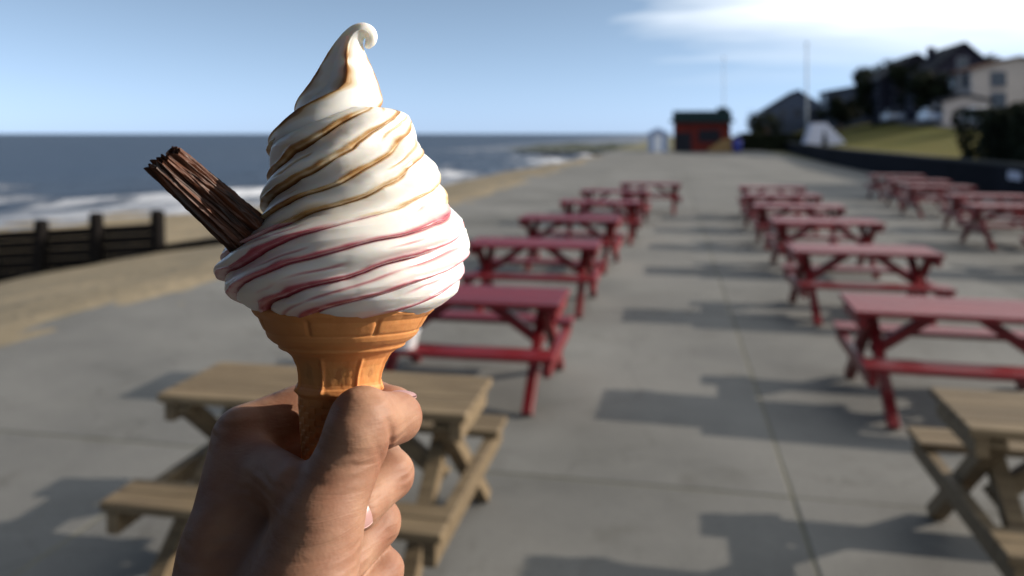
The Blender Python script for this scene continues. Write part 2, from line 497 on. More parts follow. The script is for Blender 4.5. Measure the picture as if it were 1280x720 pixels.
# ================================================================ VEGETATION
def leaf_cloud(name, pts_fn, n, size, m, parent):
    V = np.zeros((n * 4, 3)); k = 0
    for i in range(n):
        p, nr = pts_fn()
        d = Vector(nr) + Vector((random.uniform(-.9, .9), random.uniform(-.9, .9), random.uniform(-.7, .9)))
        d.normalize()
        t = d.cross(Vector((random.uniform(-1, 1), random.uniform(-1, 1), random.uniform(-1, 1)))).normalized(); b = d.cross(t)
        s = size * random.uniform(0.55, 1.35)
        for (a_, c_) in ((-1, -.35), (0, -.75), (1, .1), (-.1, .7)):
            V[k] = Vector(p) + t * a_ * s + b * c_ * s; k += 1
    F = np.arange(n * 4).reshape(-1, 4)
    return fast_mesh(name, V, F, m, parent, smooth=False)
def blob(name, c, r, m, parent, seed=0, amp=0.25, seg=28):
    nu, nv = seg, seg // 2
    V = []
    for j in range(nv):
        ph = math.pi * j / (nv - 1)
        for i in range(nu):
            th = 2 * math.pi * i / nu
            d = Vector((math.sin(ph) * math.cos(th), math.sin(ph) * math.sin(th), math.cos(ph)))
            q = 1 + amp * vnoise(d.x * 1.7 + seed, d.y * 1.7, d.z * 1.7, 3)
            V.append((c[0] + d.x * r[0] * q, c[1] + d.y * r[1] * q, c[2] + d.z * r[2] * q))
    return fast_mesh(name, np.array(V), grid_faces(nu, nv, True), m, parent)
def tree(label, x, y, h, rx, group='trees among the houses'):
    z0 = land_z(x, y) if x > wall_x(y) else 0
    t = empty('tree', (x, y, z0 - 0.05)); tag(t, label, 'tree', group)
    b = MB(); b.tube((0, 0, 0), (0.1, 0, h * .3), .28, .2); b.tube((0.1, 0, h * .3), (0, 0.1, h * .6), .2, .1)
    for k in range(6):
        a_ = k * 1.05 + random.random()
        b.tube((.08, 0, h * (.28 + .04 * k)), (math.cos(a_) * rx * .6, math.sin(a_) * rx * .6, h * (.5 + .06 * k)), .1, .03, 6)
    b.build('trunk', M_bark, t)
    cl_ = []
    for k in range(15):
        a_ = random.uniform(0, 6.28); q = random.uniform(.15, .75) * rx; zz_ = random.uniform(.36, .92) * h
        q *= 1.1 - abs(zz_ / h - .6) * 1.1
        cl_.append((Vector((math.cos(a_) * q, math.sin(a_) * q, zz_)), rx * random.uniform(.24, .42)))
    def pf():
        c, r = random.choice(cl_)
        d = Vector((random.gauss(0, 1), random.gauss(0, 1), random.gauss(0, 1))).normalized()
        return c + d * r * random.uniform(.45, 1.05), d
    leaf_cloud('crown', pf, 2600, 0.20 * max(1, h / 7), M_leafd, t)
    return t
def hedge(label, x0, x1, y0, y1, h, zb, n=9000, ls=0.09):
    t = empty('hedge', ((x0 + x1) / 2, (y0 + y1) / 2, zb)); tag(t, label, 'hedge')
    hx, hy = (x1 - x0) / 2, (y1 - y0) / 2
    nu, nv = 60, 10
    V = []
    for j in range(nv):
        f = j / (nv - 1)
        for i in range(nu):
            th = 2 * math.pi * i / nu
            cx_, sy_ = math.cos(th), math.sin(th)
            p = 6.0
            rr = (abs(cx_) ** p + abs(sy_) ** p) ** (-1 / p)
            sc = (1 - 0.10 * f) if j < nv - 1 else 0.02
            q = 0.93 + 0.06 * vnoise(cx_ * 3, sy_ * 3, f * 2, 2)
            V.append((cx_ * rr * hx * sc * q, sy_ * rr * hy * sc * q, -0.1 + (h * 0.95 + 0.1) * min(1, f * nv / (nv - 1.6))))
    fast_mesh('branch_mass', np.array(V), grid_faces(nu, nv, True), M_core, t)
    def pf():
        r_ = random.random()
        zt = random.uniform(0, h)
        if r_ < 0.33: p = (random.uniform(-hx, hx), random.uniform(-hy, hy), h * random.uniform(.93, 1.03)); nrm = (0, 0, 1)
        elif r_ < 0.66: sgn = random.choice((-1, 1)); p = (sgn * hx * random.uniform(.93, 1.02), random.uniform(-hy, hy), zt); nrm = (sgn, 0, .2)
        else: sgn = random.choice((-1, 1)); p = (random.uniform(-hx, hx), sgn * hy * random.uniform(.93, 1.02), zt); nrm = (0, sgn, .2)
        w = 0.12 * vnoise(p[0] * .8, p[1] * .8, p[2] * .8, 2)
        return (p[0] * (1 + w), p[1] * (1 + w), max(0.02, p[2] * (1 + w))), nrm
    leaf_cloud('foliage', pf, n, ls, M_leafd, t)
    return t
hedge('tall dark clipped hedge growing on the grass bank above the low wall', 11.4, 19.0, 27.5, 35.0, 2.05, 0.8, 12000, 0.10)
hedge('long dark hedge beside the blue bin and the red kiosk', 7.6, 15.4, 96.5, 98.6, 2.0, -0.1, 5000, 0.13)
tree('round dark leafy tree between the slate blue house and the gabled brick house', 25.6, 107.5, 7.6, 4.3)
tree('tall dark tree squeezed between the two steep gabled houses', 24.9, 92.5, 6.4, 2.6)
tree('small dark bushy tree standing beside the low white garage', 24.2, 81.2, 4.6, 2.6)
tree('broad dark tree standing behind the pale house with the brown roof', 40.0, 96.0, 7.0, 3.0)
tree('low dark wind-bent tree beside the slate blue house', 21.8, 112.0, 4.2, 2.8)
tree('dark crown of a tree rising behind the steep gabled houses', 35.0, 103.0, 8.0, 4.5)
tree('bushy dark tree standing in front of the steep gabled house beside the road', 23.2, 99.5, 5.2, 3.0)
tree('spreading dark tree growing beside the far pale grey house', 18.9, 168.0, 4.9, 4.2)

# ================================================================ HOUSES
def house(label, x, y, wx, wy, eave, peak, mw, mr, ridge='x', chim=None, wins=(), cat='house', door=True, overhang=0.3):
    z0 = land_z(x, y) - 0.3
    h = empty('house', (x, y, z0)); tag(h, label, cat)
    E = eave - z0; P = peak - z0; a = wx / 2; b = wy / 2
    if ridge == 'x':   # ridge runs along x: gables face the sea (-x) and inland
        pts = [(-a, -b, 0), (a, -b, 0), (a, b, 0), (-a, b, 0), (-a, -b, E), (a, -b, E), (a, b, E), (-a, b, E), (-a, 0, P - .12), (a, 0, P - .12)]
        fs = [(0, 1, 5, 4), (2, 3, 7, 6), (3, 0, 4, 8, 7), (1, 2, 6, 9, 5), (0, 3, 2, 1)]
    else:
        pts = [(-a, -b, 0), (a, -b, 0), (a, b, 0), (-a, b, 0), (-a, -b, E), (a, -b, E), (a, b, E), (-a, b, E), (0, -b, P - .12), (0, b, P - .12)]
        fs = [(0, 1, 5, 8, 4), (2, 3, 7, 9, 6), (3, 0, 4, 7), (1, 2, 6, 5), (0, 3, 2, 1)]
    MB().poly(pts, fs).build('wall', mw, h)
    o_ = overhang; t = 0.14
    rb = MB()
    if ridge == 'x':
        for s in (-1, 1):
            ex, ey = a + o_, b + o_
            ze = E - (P - E) / b * o_
            q = [(-ex, s * ey, ze), (ex, s * ey, ze), (ex, 0, P), (-ex, 0, P)]
            rb.poly(q + [(p[0], p[1], p[2] - t) for p in q], [(0, 1, 2, 3), (7, 6, 5, 4), (0, 4, 5, 1), (1, 5, 6, 2), (2, 6, 7, 3), (3, 7, 4, 0)])
    else:
        for s in (-1, 1):
            ex, ey = a + o_, b + o_
            ze = E - (P - E) / a * o_
            q = [(s * ex, -ey, ze), (s * ex, ey, ze), (0, ey, P), (0, -ey, P)]
            rb.poly(q + [(p[0], p[1], p[2] - t) for p in q], [(0, 1, 2, 3), (7, 6, 5, 4), (0, 4, 5, 1), (1, 5, 6, 2), (2, 6, 7, 3), (3, 7, 4, 0)])
    rf = rb.build('roof', mr, h)
    if chim:
        for (cx_, cy_, ch) in chim:
            c = MB().box(cx_ - .35, cx_ + .35, cy_ - .3, cy_ + .3, E - .2, ch - z0).build('chimney', M_render_g, rf)
            for q in (-.15, .15): pass
    for (side, u, z, w, hh) in wins:
        # side 'f': on the sea face (-x); 's': on the face towards the camera (-y)
        z -= z0
        if side == 'f':
            wdo = MB().box(-a - .05, -a + .05, u - w / 2 - .08, u + w / 2 + .08, z - .08, z + hh + .08).build('window', M_frame, h)
            MB().box(-a - .06, -a - .045, u - w / 2, u + w / 2, z, z + hh).build('pane', M_glass, wdo)
            MB().box(-a - .14, -a - .06, u - w / 2 - .12, u + w / 2 + .12, z - .16, z - .08).build('sill', M_frame, wdo)
        else:
            wdo = MB().box(u - w / 2 - .08, u + w / 2 + .08, -b - .05, -b + .05, z - .08, z + hh + .08).build('window', M_frame, h)
            MB().box(u - w / 2, u + w / 2, -b - .06, -b - .045, z, z + hh).build('pane', M_glass, wdo)
            MB().box(u - w / 2 - .12, u + w / 2 + .12, -b - .14, -b - .06, z - .16, z - .08).build('sill', M_frame, wdo)
    if door:
        d = MB().box(-a - .06, -a + .03, -b * .3 - .45, -b * .3 + .45, .3, 2.4).build('door', M_slate, h)
        MB().box(-a - .11, -a - .06, -b * .3 + .25, -b * .3 + .32, 1.25, 1.35).build('handle', M_rust, d)
    return h
def rows(us, zs, side, w, hh): return [(side, u, z, w, hh) for u in us for z in zs]
house('cream rendered house with low brown tiled roof and a tall chimney', 29.4, 79.2, 7.4, 6.4, 7.7, 8.7, M_render_w, M_brownroof, 'y', [(1.6, -2.2, 9.5)],
      rows((-1.8, 1.6), (4.4, 6.2), 'f', 1.1, 1.1) + rows((-1.6, 1.4), (4.4, 6.2), 's', 1.1, 1.1))
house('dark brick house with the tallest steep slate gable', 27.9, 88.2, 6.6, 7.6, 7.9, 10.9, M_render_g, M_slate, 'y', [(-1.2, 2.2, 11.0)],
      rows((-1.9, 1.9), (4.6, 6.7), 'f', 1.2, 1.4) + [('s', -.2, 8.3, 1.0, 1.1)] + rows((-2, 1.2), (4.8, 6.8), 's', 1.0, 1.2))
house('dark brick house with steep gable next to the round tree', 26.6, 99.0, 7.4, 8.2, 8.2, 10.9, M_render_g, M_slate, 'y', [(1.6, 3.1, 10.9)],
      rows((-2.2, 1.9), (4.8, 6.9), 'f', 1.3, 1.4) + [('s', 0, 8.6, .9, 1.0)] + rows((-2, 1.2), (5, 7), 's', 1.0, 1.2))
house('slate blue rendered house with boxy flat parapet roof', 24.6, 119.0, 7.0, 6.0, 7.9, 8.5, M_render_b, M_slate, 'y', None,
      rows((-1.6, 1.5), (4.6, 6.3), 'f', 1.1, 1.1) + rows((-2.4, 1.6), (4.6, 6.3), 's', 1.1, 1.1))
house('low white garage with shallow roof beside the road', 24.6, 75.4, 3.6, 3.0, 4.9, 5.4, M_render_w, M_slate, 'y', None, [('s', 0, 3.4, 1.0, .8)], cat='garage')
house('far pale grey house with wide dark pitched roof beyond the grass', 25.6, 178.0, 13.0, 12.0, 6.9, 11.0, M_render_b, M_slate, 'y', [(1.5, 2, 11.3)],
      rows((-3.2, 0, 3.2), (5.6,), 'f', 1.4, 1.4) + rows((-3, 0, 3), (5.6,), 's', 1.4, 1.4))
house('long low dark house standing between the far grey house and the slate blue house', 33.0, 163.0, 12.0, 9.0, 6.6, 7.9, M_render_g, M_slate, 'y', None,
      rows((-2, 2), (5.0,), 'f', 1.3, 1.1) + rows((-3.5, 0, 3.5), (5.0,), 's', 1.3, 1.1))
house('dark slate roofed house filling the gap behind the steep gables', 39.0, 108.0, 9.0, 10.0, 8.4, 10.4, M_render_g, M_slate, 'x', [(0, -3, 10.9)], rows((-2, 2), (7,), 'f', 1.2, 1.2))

# ---- red kiosk at the end of the promenade, with its neighbours
M_kred = mat('kiosk_red', (0.13, 0.018, 0.013), 0.8, 0.15, noise=(1, 0.8, (0.07, 0.012, 0.01)))
M_teal = mat('teal_roof', (0.014, 0.030, 0.032), 0.8, 0.15, noise=(1, 0.5, (0.009, 0.018, 0.02)))
M_tan = mat('tan_board', (0.21, 0.13, 0.055), 0.8, 0.2, noise=(2, 0.6, (0.13, 0.08, 0.04)))
M_blue = mat('blue_plastic', (0.02, 0.03, 0.22), 0.5, 0.4)
M_pblue = mat('pale_blue_board', (0.30, 0.36, 0.50), 0.7, 0.3, noise=(1.5, 0.4, (0.24, 0.30, 0.43)))
M_canvas = mat('white_canvas', (0.52, 0.52, 0.60), 0.8, 0.2, noise=(1, 0.4, (0.42, 0.42, 0.50)))
k = empty('kiosk', (3.35, 91.0, -0.09)); tag(k, 'red boarded kiosk with flat dark green roof at the end of the promenade', 'kiosk')
for i in range(13):
    x0 = -3.0 + i * 0.4615
    MB().box(x0 + .008, x0 + .4535, -2.04, -2.0, 0, 3.3).build('wall_board', M_kred, k)
MB().box(-3, 3, -2.0, 2.0, 0, 3.32).build('wall', M_kred, k)
rf = MB().box(-3.4, 3.4, -2.5, 2.4, 3.32, 3.62).box(-3.1, 3.1, -2.2, 2.2, 3.62, 4.55).build('roof', M_teal, k)
MB().box(1.7, 2.8, -1.2, .6, 4.55, 4.95).build('roof_vent', M_teal, rf)
MB().box(-2.9, -1.1, -2.10, -2.05, 0.05, 2.2).build('door', M_slate, k)
MB().box(-.4, 1.9, -2.10, -2.05, 1.2, 2.5).build('serving_hatch', M_slate, k)
a_ = empty('notice_board', (5.2, 88.2, -0.09)); tag(a_, 'tan leaning board standing in front of the red kiosk', 'board')
MB().poly([(-1.4, 0, 0), (1.4, 0, 0), (1.5, .35, 1.75), (0.2, .35, 1.45), (-1.3, .1, .35), (-1.4, .06, 0), (1.4, .06, 0), (1.5, .41, 1.75), (.2, .41, 1.45), (-1.3, .16, .35)],
          [(0, 1, 2, 3, 4), (9, 8, 7, 6, 5), (0, 5, 6, 1), (1, 6, 7, 2), (2, 7, 8, 3), (3, 8, 9, 4), (4, 9, 5, 0)]).build('panel', M_tan, a_)
MB().bar((-.8, .15, .3), (-.8, .9, 0.02), .06, .06).build('prop', M_tan, a_)
MB().bar((1.1, .3, 1.3), (1.1, 1.2, 0.02), .06, .06).build('prop', M_tan, a_)
b_ = empty('litter_bin', (7.0, 88.4, -0.09)); tag(b_, 'blue round litter bin at the corner of the red kiosk', 'bin')
mbn = MB(); mbn.tube((0, 0, 0), (0, 0, 1.25), .42, .52, 20); mbn.build('body', M_blue, b_, True)
mbn = MB(); mbn.tube((0, 0, 1.25), (0, 0, 1.36), .56, .5, 20); mbn.tube((0, 0, 1.36), (0, 0, 1.62), .5, .1, 20); mbn.build('lid', M_blue, b_)
h_ = empty('beach_hut', (-1.35, 90.0, -0.09)); tag(h_, 'small pale blue hut standing next to the red kiosk', 'hut')
for i in range(7):
    MB().box(-1.05 + i * .3 + .006, -1.05 + (i + 1) * .3 - .006, -1.04, -1.0, 0, 2.2).build('wall_board', M_pblue, h_)
MB().box(-1.05, 1.05, -1.0, 1.2, 0, 2.2).build('wall', M_pblue, h_)
MB().poly([(-1.25, -1.2, 2.12), (1.25, -1.2, 2.12), (1.25, 1.35, 2.12), (-1.25, 1.35, 2.12), (0, -1.2, 2.75), (0, 1.35, 2.75)], [(0, 1, 4), (1, 2, 5, 4), (2, 3, 5), (3, 0, 4, 5), (0, 3, 2, 1)]).build('roof', M_pblue, h_)
d_ = MB().box(-.4, .4, -1.08, -1.045, .05, 1.9).build('door', M_wpaint, h_)
MB().box(.25, .31, -1.12, -1.08, .95, 1.05).build('handle', M_rust, d_)
# white canvas tent on the bank
t_ = empty('tent', (13.9, 79.0, land_z(13.9, 79.0) - 0.1)); tag(t_, 'white canvas tent with one long sloping side beside the tall flagpole', 'tent')
MB().poly([(-1.75, -1.2, 0), (2.2, -1.2, 0), (2.2, 1.2, 0), (-1.75, 1.2, 0), (-1.0, -.9, 2.15), (.25, -.9, 2.15), (.25, .9, 2.15), (-1.0, .9, 2.15)],
          [(0, 1, 5, 4), (1, 2, 6, 5), (2, 3, 7, 6), (3, 0, 4, 7), (4, 5, 6, 7), (0, 3, 2, 1)]).build('canvas', M_canvas, t_, bevel=0.05)
MB().poly([(-.3, -1.235, .02), (.35, -1.235, .02), (.06, -1.0, 1.62), (-.0, -1.0, 1.62)], [(0, 1, 2, 3)]).build('door_flap', M_cope, t_)
M_pole = mat('weathered_pole', (0.34, 0.37, 0.40), 0.6, 0.3)
def flagpole(label, x, y, z0, top, r):
    p = empty('flagpole', (x, y, z0)); tag(p, label, 'flagpole')
    m_ = MB(); m_.tube((0, 0, 0), (0, 0, top - z0), r, r * .6, 14); m_.build('pole', M_pole, p, True)
    m_ = MB(); m_.tube((0, 0, 0), (0, 0, .4), r * 2.2, r * 1.8, 14); m_.build('base', M_cope, p)
    m_ = MB()
    for q in range(6):
        t0 = math.pi * q / 6; t1 = math.pi * (q + 1) / 6
        m_.tube((0, 0, top - z0 - .14 * math.cos(t0)), (0, 0, top - z0 - .14 * math.cos(t1)), .14 * math.sin(t0) + .002, .14 * math.sin(t1) + .002, 12, False)
    m_.build('finial', M_pole, p)
flagpole('tall white flagpole rising beside the white tent', 12.75, 80.2, land_z(12.75, 80.2) - .15, 10.6, .11)
flagpole('slender pale mast rising behind the red kiosk', 6.15, 97.0, -.1, 10.9, .07)
# small sign on the wall
sg = empty('wall_sign', (10.18, 26.6, 0.72)); tag(sg, 'small pale blank sign fixed to the low dark wall', 'sign')
MB().box(-.02, .02, -.45, .45, -.12, .14).build('plate', M_canvas, sg, bevel=.004)
MB().box(.02, .13, -.3, -.25, -.03, .03).box(.02, .13, .25, .3, -.03, .03).build('bracket', M_rust, sg)

# ---- parked cars on the road above the bank
def car(label, x, y, col, rz):
    z0 = land_z(x, y) + 0.09
    m_ = mat('car_paint_%s' % label.split()[0], col, 0.3, 0.5, coat=0.5)
    c = empty('car', (x, y, z0), rz); tag(c, label, 'car', 'cars parked along the road')
    prof = [(-2.05, .35), (-2.1, .62), (-1.95, .88), (-1.0, .98), (-.45, 1.40), (.75, 1.44), (1.55, 1.0), (2.0, .92), (2.08, .55), (2.0, .32)]
    def wd(z): return .84 - .20 * max(0, (z - .95) / .5)
    V_ = []; n = len(prof)
    for s in (-1, 1):
        for (u, z) in prof: V_.append((u, s * wd(z), z))
    fs = [tuple(range(n))[::-1], tuple(range(n, 2 * n))] + [(i, (i + 1) % n, n + (i + 1) % n, n + i) for i in range(n)]
    MB().poly(V_, fs).build('body', m_, c, bevel=.04)
    for s in (-1, 1):
        q = [(-.85, 1.02), (-.40, 1.33), (.68, 1.36), (1.30, 1.03)]
        MB().poly([(u, s * (wd(z) + .012), z) for u, z in q] + [(u, s * (wd(z) - .03), z) for u, z in q], [(0, 1, 2, 3), (7, 6, 5, 4), (0, 4, 5, 1), (1, 5, 6, 2), (2, 6, 7, 3), (3, 7, 4, 0)]).build('side_window', M_glass, c)
    for (u0, z0_, u1, z1) in ((-.98, 1.01, -.50, 1.37), (1.50, 1.04, .82, 1.41)):
        e = .03 * (1 if u0 > 0 else -1)
        MB().poly([(u0 + e, -.68, z0_), (u0 + e, .68, z0_), (u1 + e, .58, z1), (u1 + e, -.58, z1), (u0 - e, -.68, z0_ - .03), (u0 - e, .68, z0_ - .03), (u1 - e, .58, z1 - .03), (u1 - e, -.58, z1 - .03)],
                  [(0, 1, 2, 3), (7, 6, 5, 4), (0, 4, 5, 1), (1, 5, 6, 2), (2, 6, 7, 3), (3, 7, 4, 0)]).build('windscreen', M_glass, c)
    for u in (-1.3, 1.3):
        for s in (-1, 1):
            w_ = MB().tube((u, s * .68, .31), (u, s * .87, .31), .31, .31, 18).build('wheel', M_rust, c)
            MB().tube((u, s * .86, .31), (u, s * .885, .31), .18, .17, 14).build('rim', M_canvas, w_)
    for s in (-1, 1):
        MB().box(-2.1, -1.98, s * .6 - .14, s * .6 + .14, .66, .80).build('headlight', M_canvas, c)
    return c
car('silver hatchback parked by the round dark tree', 23.4, 92.0, (.42, .45, .52), R(88))
car('pale blue car parked in front of the steep gabled houses', 22.8, 76.5, (.34, .40, .52), R(88))
car('white car parked beside the tall hedge on the bank', 21.9, 62.5, (.62, .63, .68), R(89))

# ================================================================ TIMBER GROYNES
def groyne(label, y, xs, top, base_fn, board_h=.24, spacing=1.6, tilt=0.03):
    g = empty('groyne', (xs[0], y, 0)); tag(g, label, 'groyne', 'timber groynes on the beach')
    n = int((xs[0] - xs[1]) / spacing)
    for k_ in range(n + 1):
        x = xs[0] - k_ * spacing
        yy = y + tilt * k_ * spacing
        ph = top(x) + random.uniform(.25, .55)
        zb = base_fn(x, yy) - .5
        m_ = MB(); w = .13
        lx, ly = random.uniform(-.05, .05), random.uniform(-.04, .04)
        m_.poly([(x - xs[0] - w, yy - y - .12 - w, zb), (x - xs[0] + w, yy - y - .12 - w, zb), (x - xs[0] + w, yy - y - .12 + w, zb), (x - xs[0] - w, yy - y - .12 + w, zb),
                 (x - xs[0] - w * .8 + lx, yy - y - .12 - w + ly, ph), (x - xs[0] + w * .8 + lx, yy - y - .12 - w + ly, ph - .06), (x - xs[0] + w * .8 + lx, yy - y - .12 + w + ly, ph - .03), (x - xs[0] - w * .8 + lx, yy - y - .12 + w + ly, ph)],
                [(0, 3, 2, 1), (4, 5, 6, 7), (0, 1, 5, 4), (1, 2, 6, 5), (2, 3, 7, 6), (3, 0, 4, 7)])
        m_.build('post', M_groyne, g, bevel=.02)
        if k_ < n:
            x2 = x - spacing; y2 = yy + tilt * spacing
            t0, t1 = top(x), top(x2)
            zlow = min(base_fn(x, yy), base_fn(x2, y2)) - .3
            i = 0
            while True:
                za = t0 - i * board_h; zb2 = t1 - i * board_h
                if za < zlow and zb2 < zlow: break
                dz = random.uniform(-.02, .02)
                q = [(x - xs[0], yy - y + .02, za - board_h + .015), (x2 - xs[0], y2 - y + .02, zb2 - board_h + .015), (x2 - xs[0], y2 - y + .02, zb2 + dz * (i == 0)), (x - xs[0], yy - y + .02, za + dz * (i == 0))]
                q2 = [(p[0], p[1] + .09, p[2]) for p in q]
                MB().poly(q + q2, [(0, 1, 2, 3), (7, 6, 5, 4), (0, 4, 5, 1), (1, 5, 6, 2), (2, 6, 7, 3), (3, 7, 4, 0)]).build('plank', M_groyne, g)
                i += 1
                if i > 9: break
    return g
def top1(x):
    a = -x
    return max(-1.30, -0.02 - .075 * (a - 11.3))
groyne('dark timber groyne with upright posts running down the near beach', 16.3, (-11.35, -35), top1, lambda x, y: beach_z(x, y))
lb = empty('timber_baulk', (-8.0, 16.25, 0)); tag(lb, 'low dark timber baulk lying across the sand between groyne and promenade', 'timber')
for k_ in range(2):
    x0, x1 = -11.2 + 1.75 * k_, -11.2 + 1.75 * (k_ + 1) - .03
    MB().poly([(x0 + 8, -.1, beach_z(x0, 16) - .2), (x1 + 8, -.1, beach_z(x1, 16) - .2), (x1 + 8, .12, beach_z(x1, 16) - .2), (x0 + 8, .12, beach_z(x0, 16) - .2),
               (x0 + 8, -.1, beach_z(x0, 16) + .17), (x1 + 8, -.1, beach_z(x1, 16) + .15), (x1 + 8, .12, beach_z(x1, 16) + .15), (x0 + 8, .12, beach_z(x0, 16) + .17)],
              [(0, 3, 2, 1), (4, 5, 6, 7), (0, 1, 5, 4), (1, 2, 6, 5), (2, 3, 7, 6), (3, 0, 4, 7)]).build('plank', M_groyne, lb, bevel=.01)
groyne('low dark groyne running into the surf far down the beach', 142.0, (-9.0, -27), lambda x: -1.25 - .012 * (-x - 9), lambda x, y: -2.1, spacing=2.2)

# ================================================================ PICNIC TABLES
def picnic(m, name='picnic_table', W=0.68, TOP=0.74):
    t = empty(name)
    L = 1.5; hl = L / 2
    n = 5; pw = W / n
    for i in range(n):
        y0 = -W / 2 + i * pw
        MB().box(-hl, hl, y0 + .004, y0 + pw - .004, TOP - .04, TOP).build('tabletop_plank', m, t, bevel=.005)
    for s in (-1, 1):
        for q in range(2):
            y0 = s * .55 - .125 + q * .125
            MB().box(-hl, hl, y0 + .004, y0 + .121, .40, .44).build('seat_plank', m, t, bevel=.005)
    for e in (-1, 1):
        xo = e * .63
        MB().bar((xo, -.23, TOP - .04), (xo, .60, 0.0), .075, .10, (0, 0, 1)).build('leg', m, t, bevel=.004)
        MB().bar((xo - e * .077, .23, TOP - .04), (xo - e * .077, -.60, 0.0), .075, .10, (0, 0, 1)).build('leg', m, t, bevel=.004)
        MB().box(xo + (.039 if e > 0 else -.095), xo + (.095 if e > 0 else -.039), -.66, .66, .30, .398).build('seat_bearer', m, t, bevel=.004)
        MB().box(xo + (.039 if e > 0 else -.095), xo + (.095 if e > 0 else -.039), -W * .46, W * .46, TOP - .13, TOP - .042).build('top_bearer', m, t, bevel=.004)
        MB().bar((e * .14, 0, TOP - .06), (e * .58, 0, .37), .08, .06, (0, 1, 0)).build('brace', m, t, bevel=.004)
    # cut the slanted leg feet flat on the ground
    for c in t.children:
        if c.name.startswith('leg'):
            for v in c.data.vertices:
                if v.co.z < 0: v.co.z = 0.0
                if v.co.z > TOP - .041: v.co.z = TOP - .041
    return t
red0 = picnic(M_red)
wood0 = picnic(M_wood, W=0.56, TOP=0.77)
used = {'r': False, 'w': False}
def place(kind, x, y, rz, label, group):
    src = red0 if kind == 'r' else wood0
    t = copy_tree(src) if used[kind] else src
    used[kind] = True
    t.location = (x, y, 0.0); t.rotation_euler = (0, 0, R(rz))
    tag(t, label, 'picnic table', group)
    return t
G1, G2, G3 = 'red tables in the row beside the beach', 'red tables in the middle row', 'red tables in the row by the low wall'
place('w', -1.63, 3.66, 0.5, 'bare wooden picnic table standing behind the hand on the beach side', 'bare wooden picnic tables')
place('w', 1.98, 3.92, -0.5, 'bare wooden picnic table at the head of the middle row of red tables', 'bare wooden picnic tables')
ord_ = ['first', 'second', 'third', 'fourth', 'fifth', 'sixth']
for i, (x, y, a_) in enumerate([(-1.55, 6.15, .5), (-1.54, 9.2, 1.5), (-1.47, 12.0, -1.5), (-1.28, 15.0, 2.5), (-1.2, 17.9, -2), (-.5, 20.6, 3)]):
    place('r', x, y, a_, '%s red picnic table behind the beach side wooden table' % ord_[i], G1)
for i, (x, y, a_) in enumerate([(2.05, 6.36, -2), (2.05, 9.35, .5), (2.2, 12.3, 2), (2.2, 14.8, -2), (2.25, 17.3, 3), (2.35, 19.8, -2)]):
    place('r', x, y, a_, '%s red picnic table behind the wooden table in the middle row' % ord_[i], G2)
row3 = [(5.95, 12.75, 0), (5.95, 15.6, 1), (6.4, 18.05, -2), (6.35, 21.0, 2), (6.6, 23.5, -1), (6.75, 26.2, 1)]
for i, (x, y, a_) in enumerate(row3):
    nm = 'farthest' if i == 5 else ord_[i]
    place('r', x, y, a_, '%s red picnic table counted from the open end of the row by the low wall' % nm, G3)

# white tub on the bench of the first red table
V = []; prof = [(0.0, 0.004), (.075, 0.0), (.085, .01), (.105, .12), (.112, .125), (.112, .135), (.100, .135), (.082, .02), (0.0, .012)]
nu = 28
for (r_, z_) in prof:
    for i in range(nu): V.append((max(r_, .0005) * math.cos(2 * math.pi * i / nu), max(r_, .0005) * math.sin(2 * math.pi * i / nu), z_))
tub = fast_mesh('tub', np.array(V), grid_faces(nu, len(prof), True), M_wpaint)
tub.location = (-1.90, 5.56, .44)
tag(tub, 'round white tub standing on the bench of a red picnic table', 'tub')

# ---- unseen porch added to shade the hand: deck, boards behind and seaward, roof above
M_shade_porch = mat('shade_porch_boards', (0.045, 0.040, 0.036), 0.8, 0.2, noise=((3, 3, 20), 0.7, (0.03, 0.026, 0.024)), vary=0.15)
pc = empty('added_shade_porch', (0, -1.2, 0)); tag(pc, 'dark boarded porch added out of view to shade the hand and ice cream', 'added shade porch')
for i in range(24):
    MB().box(-1.75 + i * .15 + .004, -1.75 + (i + 1) * .15 - .004, -1.4, 1.85, .27, .30).build('deck_board', M_shade_porch, pc)
MB().box(-1.75, 1.85, -1.4, 1.80, 0, .268).build('deck_frame', M_shade_porch, pc)
for i in range(24):
    MB().box(-1.75 + i * .15 + .003, -1.75 + (i + 1) * .15 - .003, -1.46, -1.42, .30, 3.05).build('wall_board', M_shade_porch, pc)
for i in range(15):
    MB().box(-1.80, -1.76, -1.40 + i * .20 + .003, -1.40 + (i + 1) * .20 - .003, .305, 2.55).build('shade_wall_board', M_shade_porch, pc)
for i in range(6):
    MB().box(-1.80, -1.76, 1.60 + i * .20 + .003, 1.60 + (i + 1) * .20 - .003, .02, 2.02).build('shade_screen_board', M_shade_porch, pc)  # added screen keeps low sea-side light off the hand
MB().box(-1.85, 1.75, -1.5, 1.75, 3.06, 3.14).build('shade_canopy', M_shade_porch, pc)  # out-of-view roof, added to block skylight from above the hand
for (x, y) in ((-1.68, 1.68), (1.62, -1.2)):
    MB().box(x - .05, x + .05, y - .05, y + .05, .30, 3.058).build('post', M_shade_porch, pc)
d_ = MB().box(-.3, .6, -1.41, -1.36, .32, 2.35).build('door', M_slate, pc)
MB().box(.45, .52, -1.355, -1.32, 1.3, 1.36).build('handle', M_rust, d_)

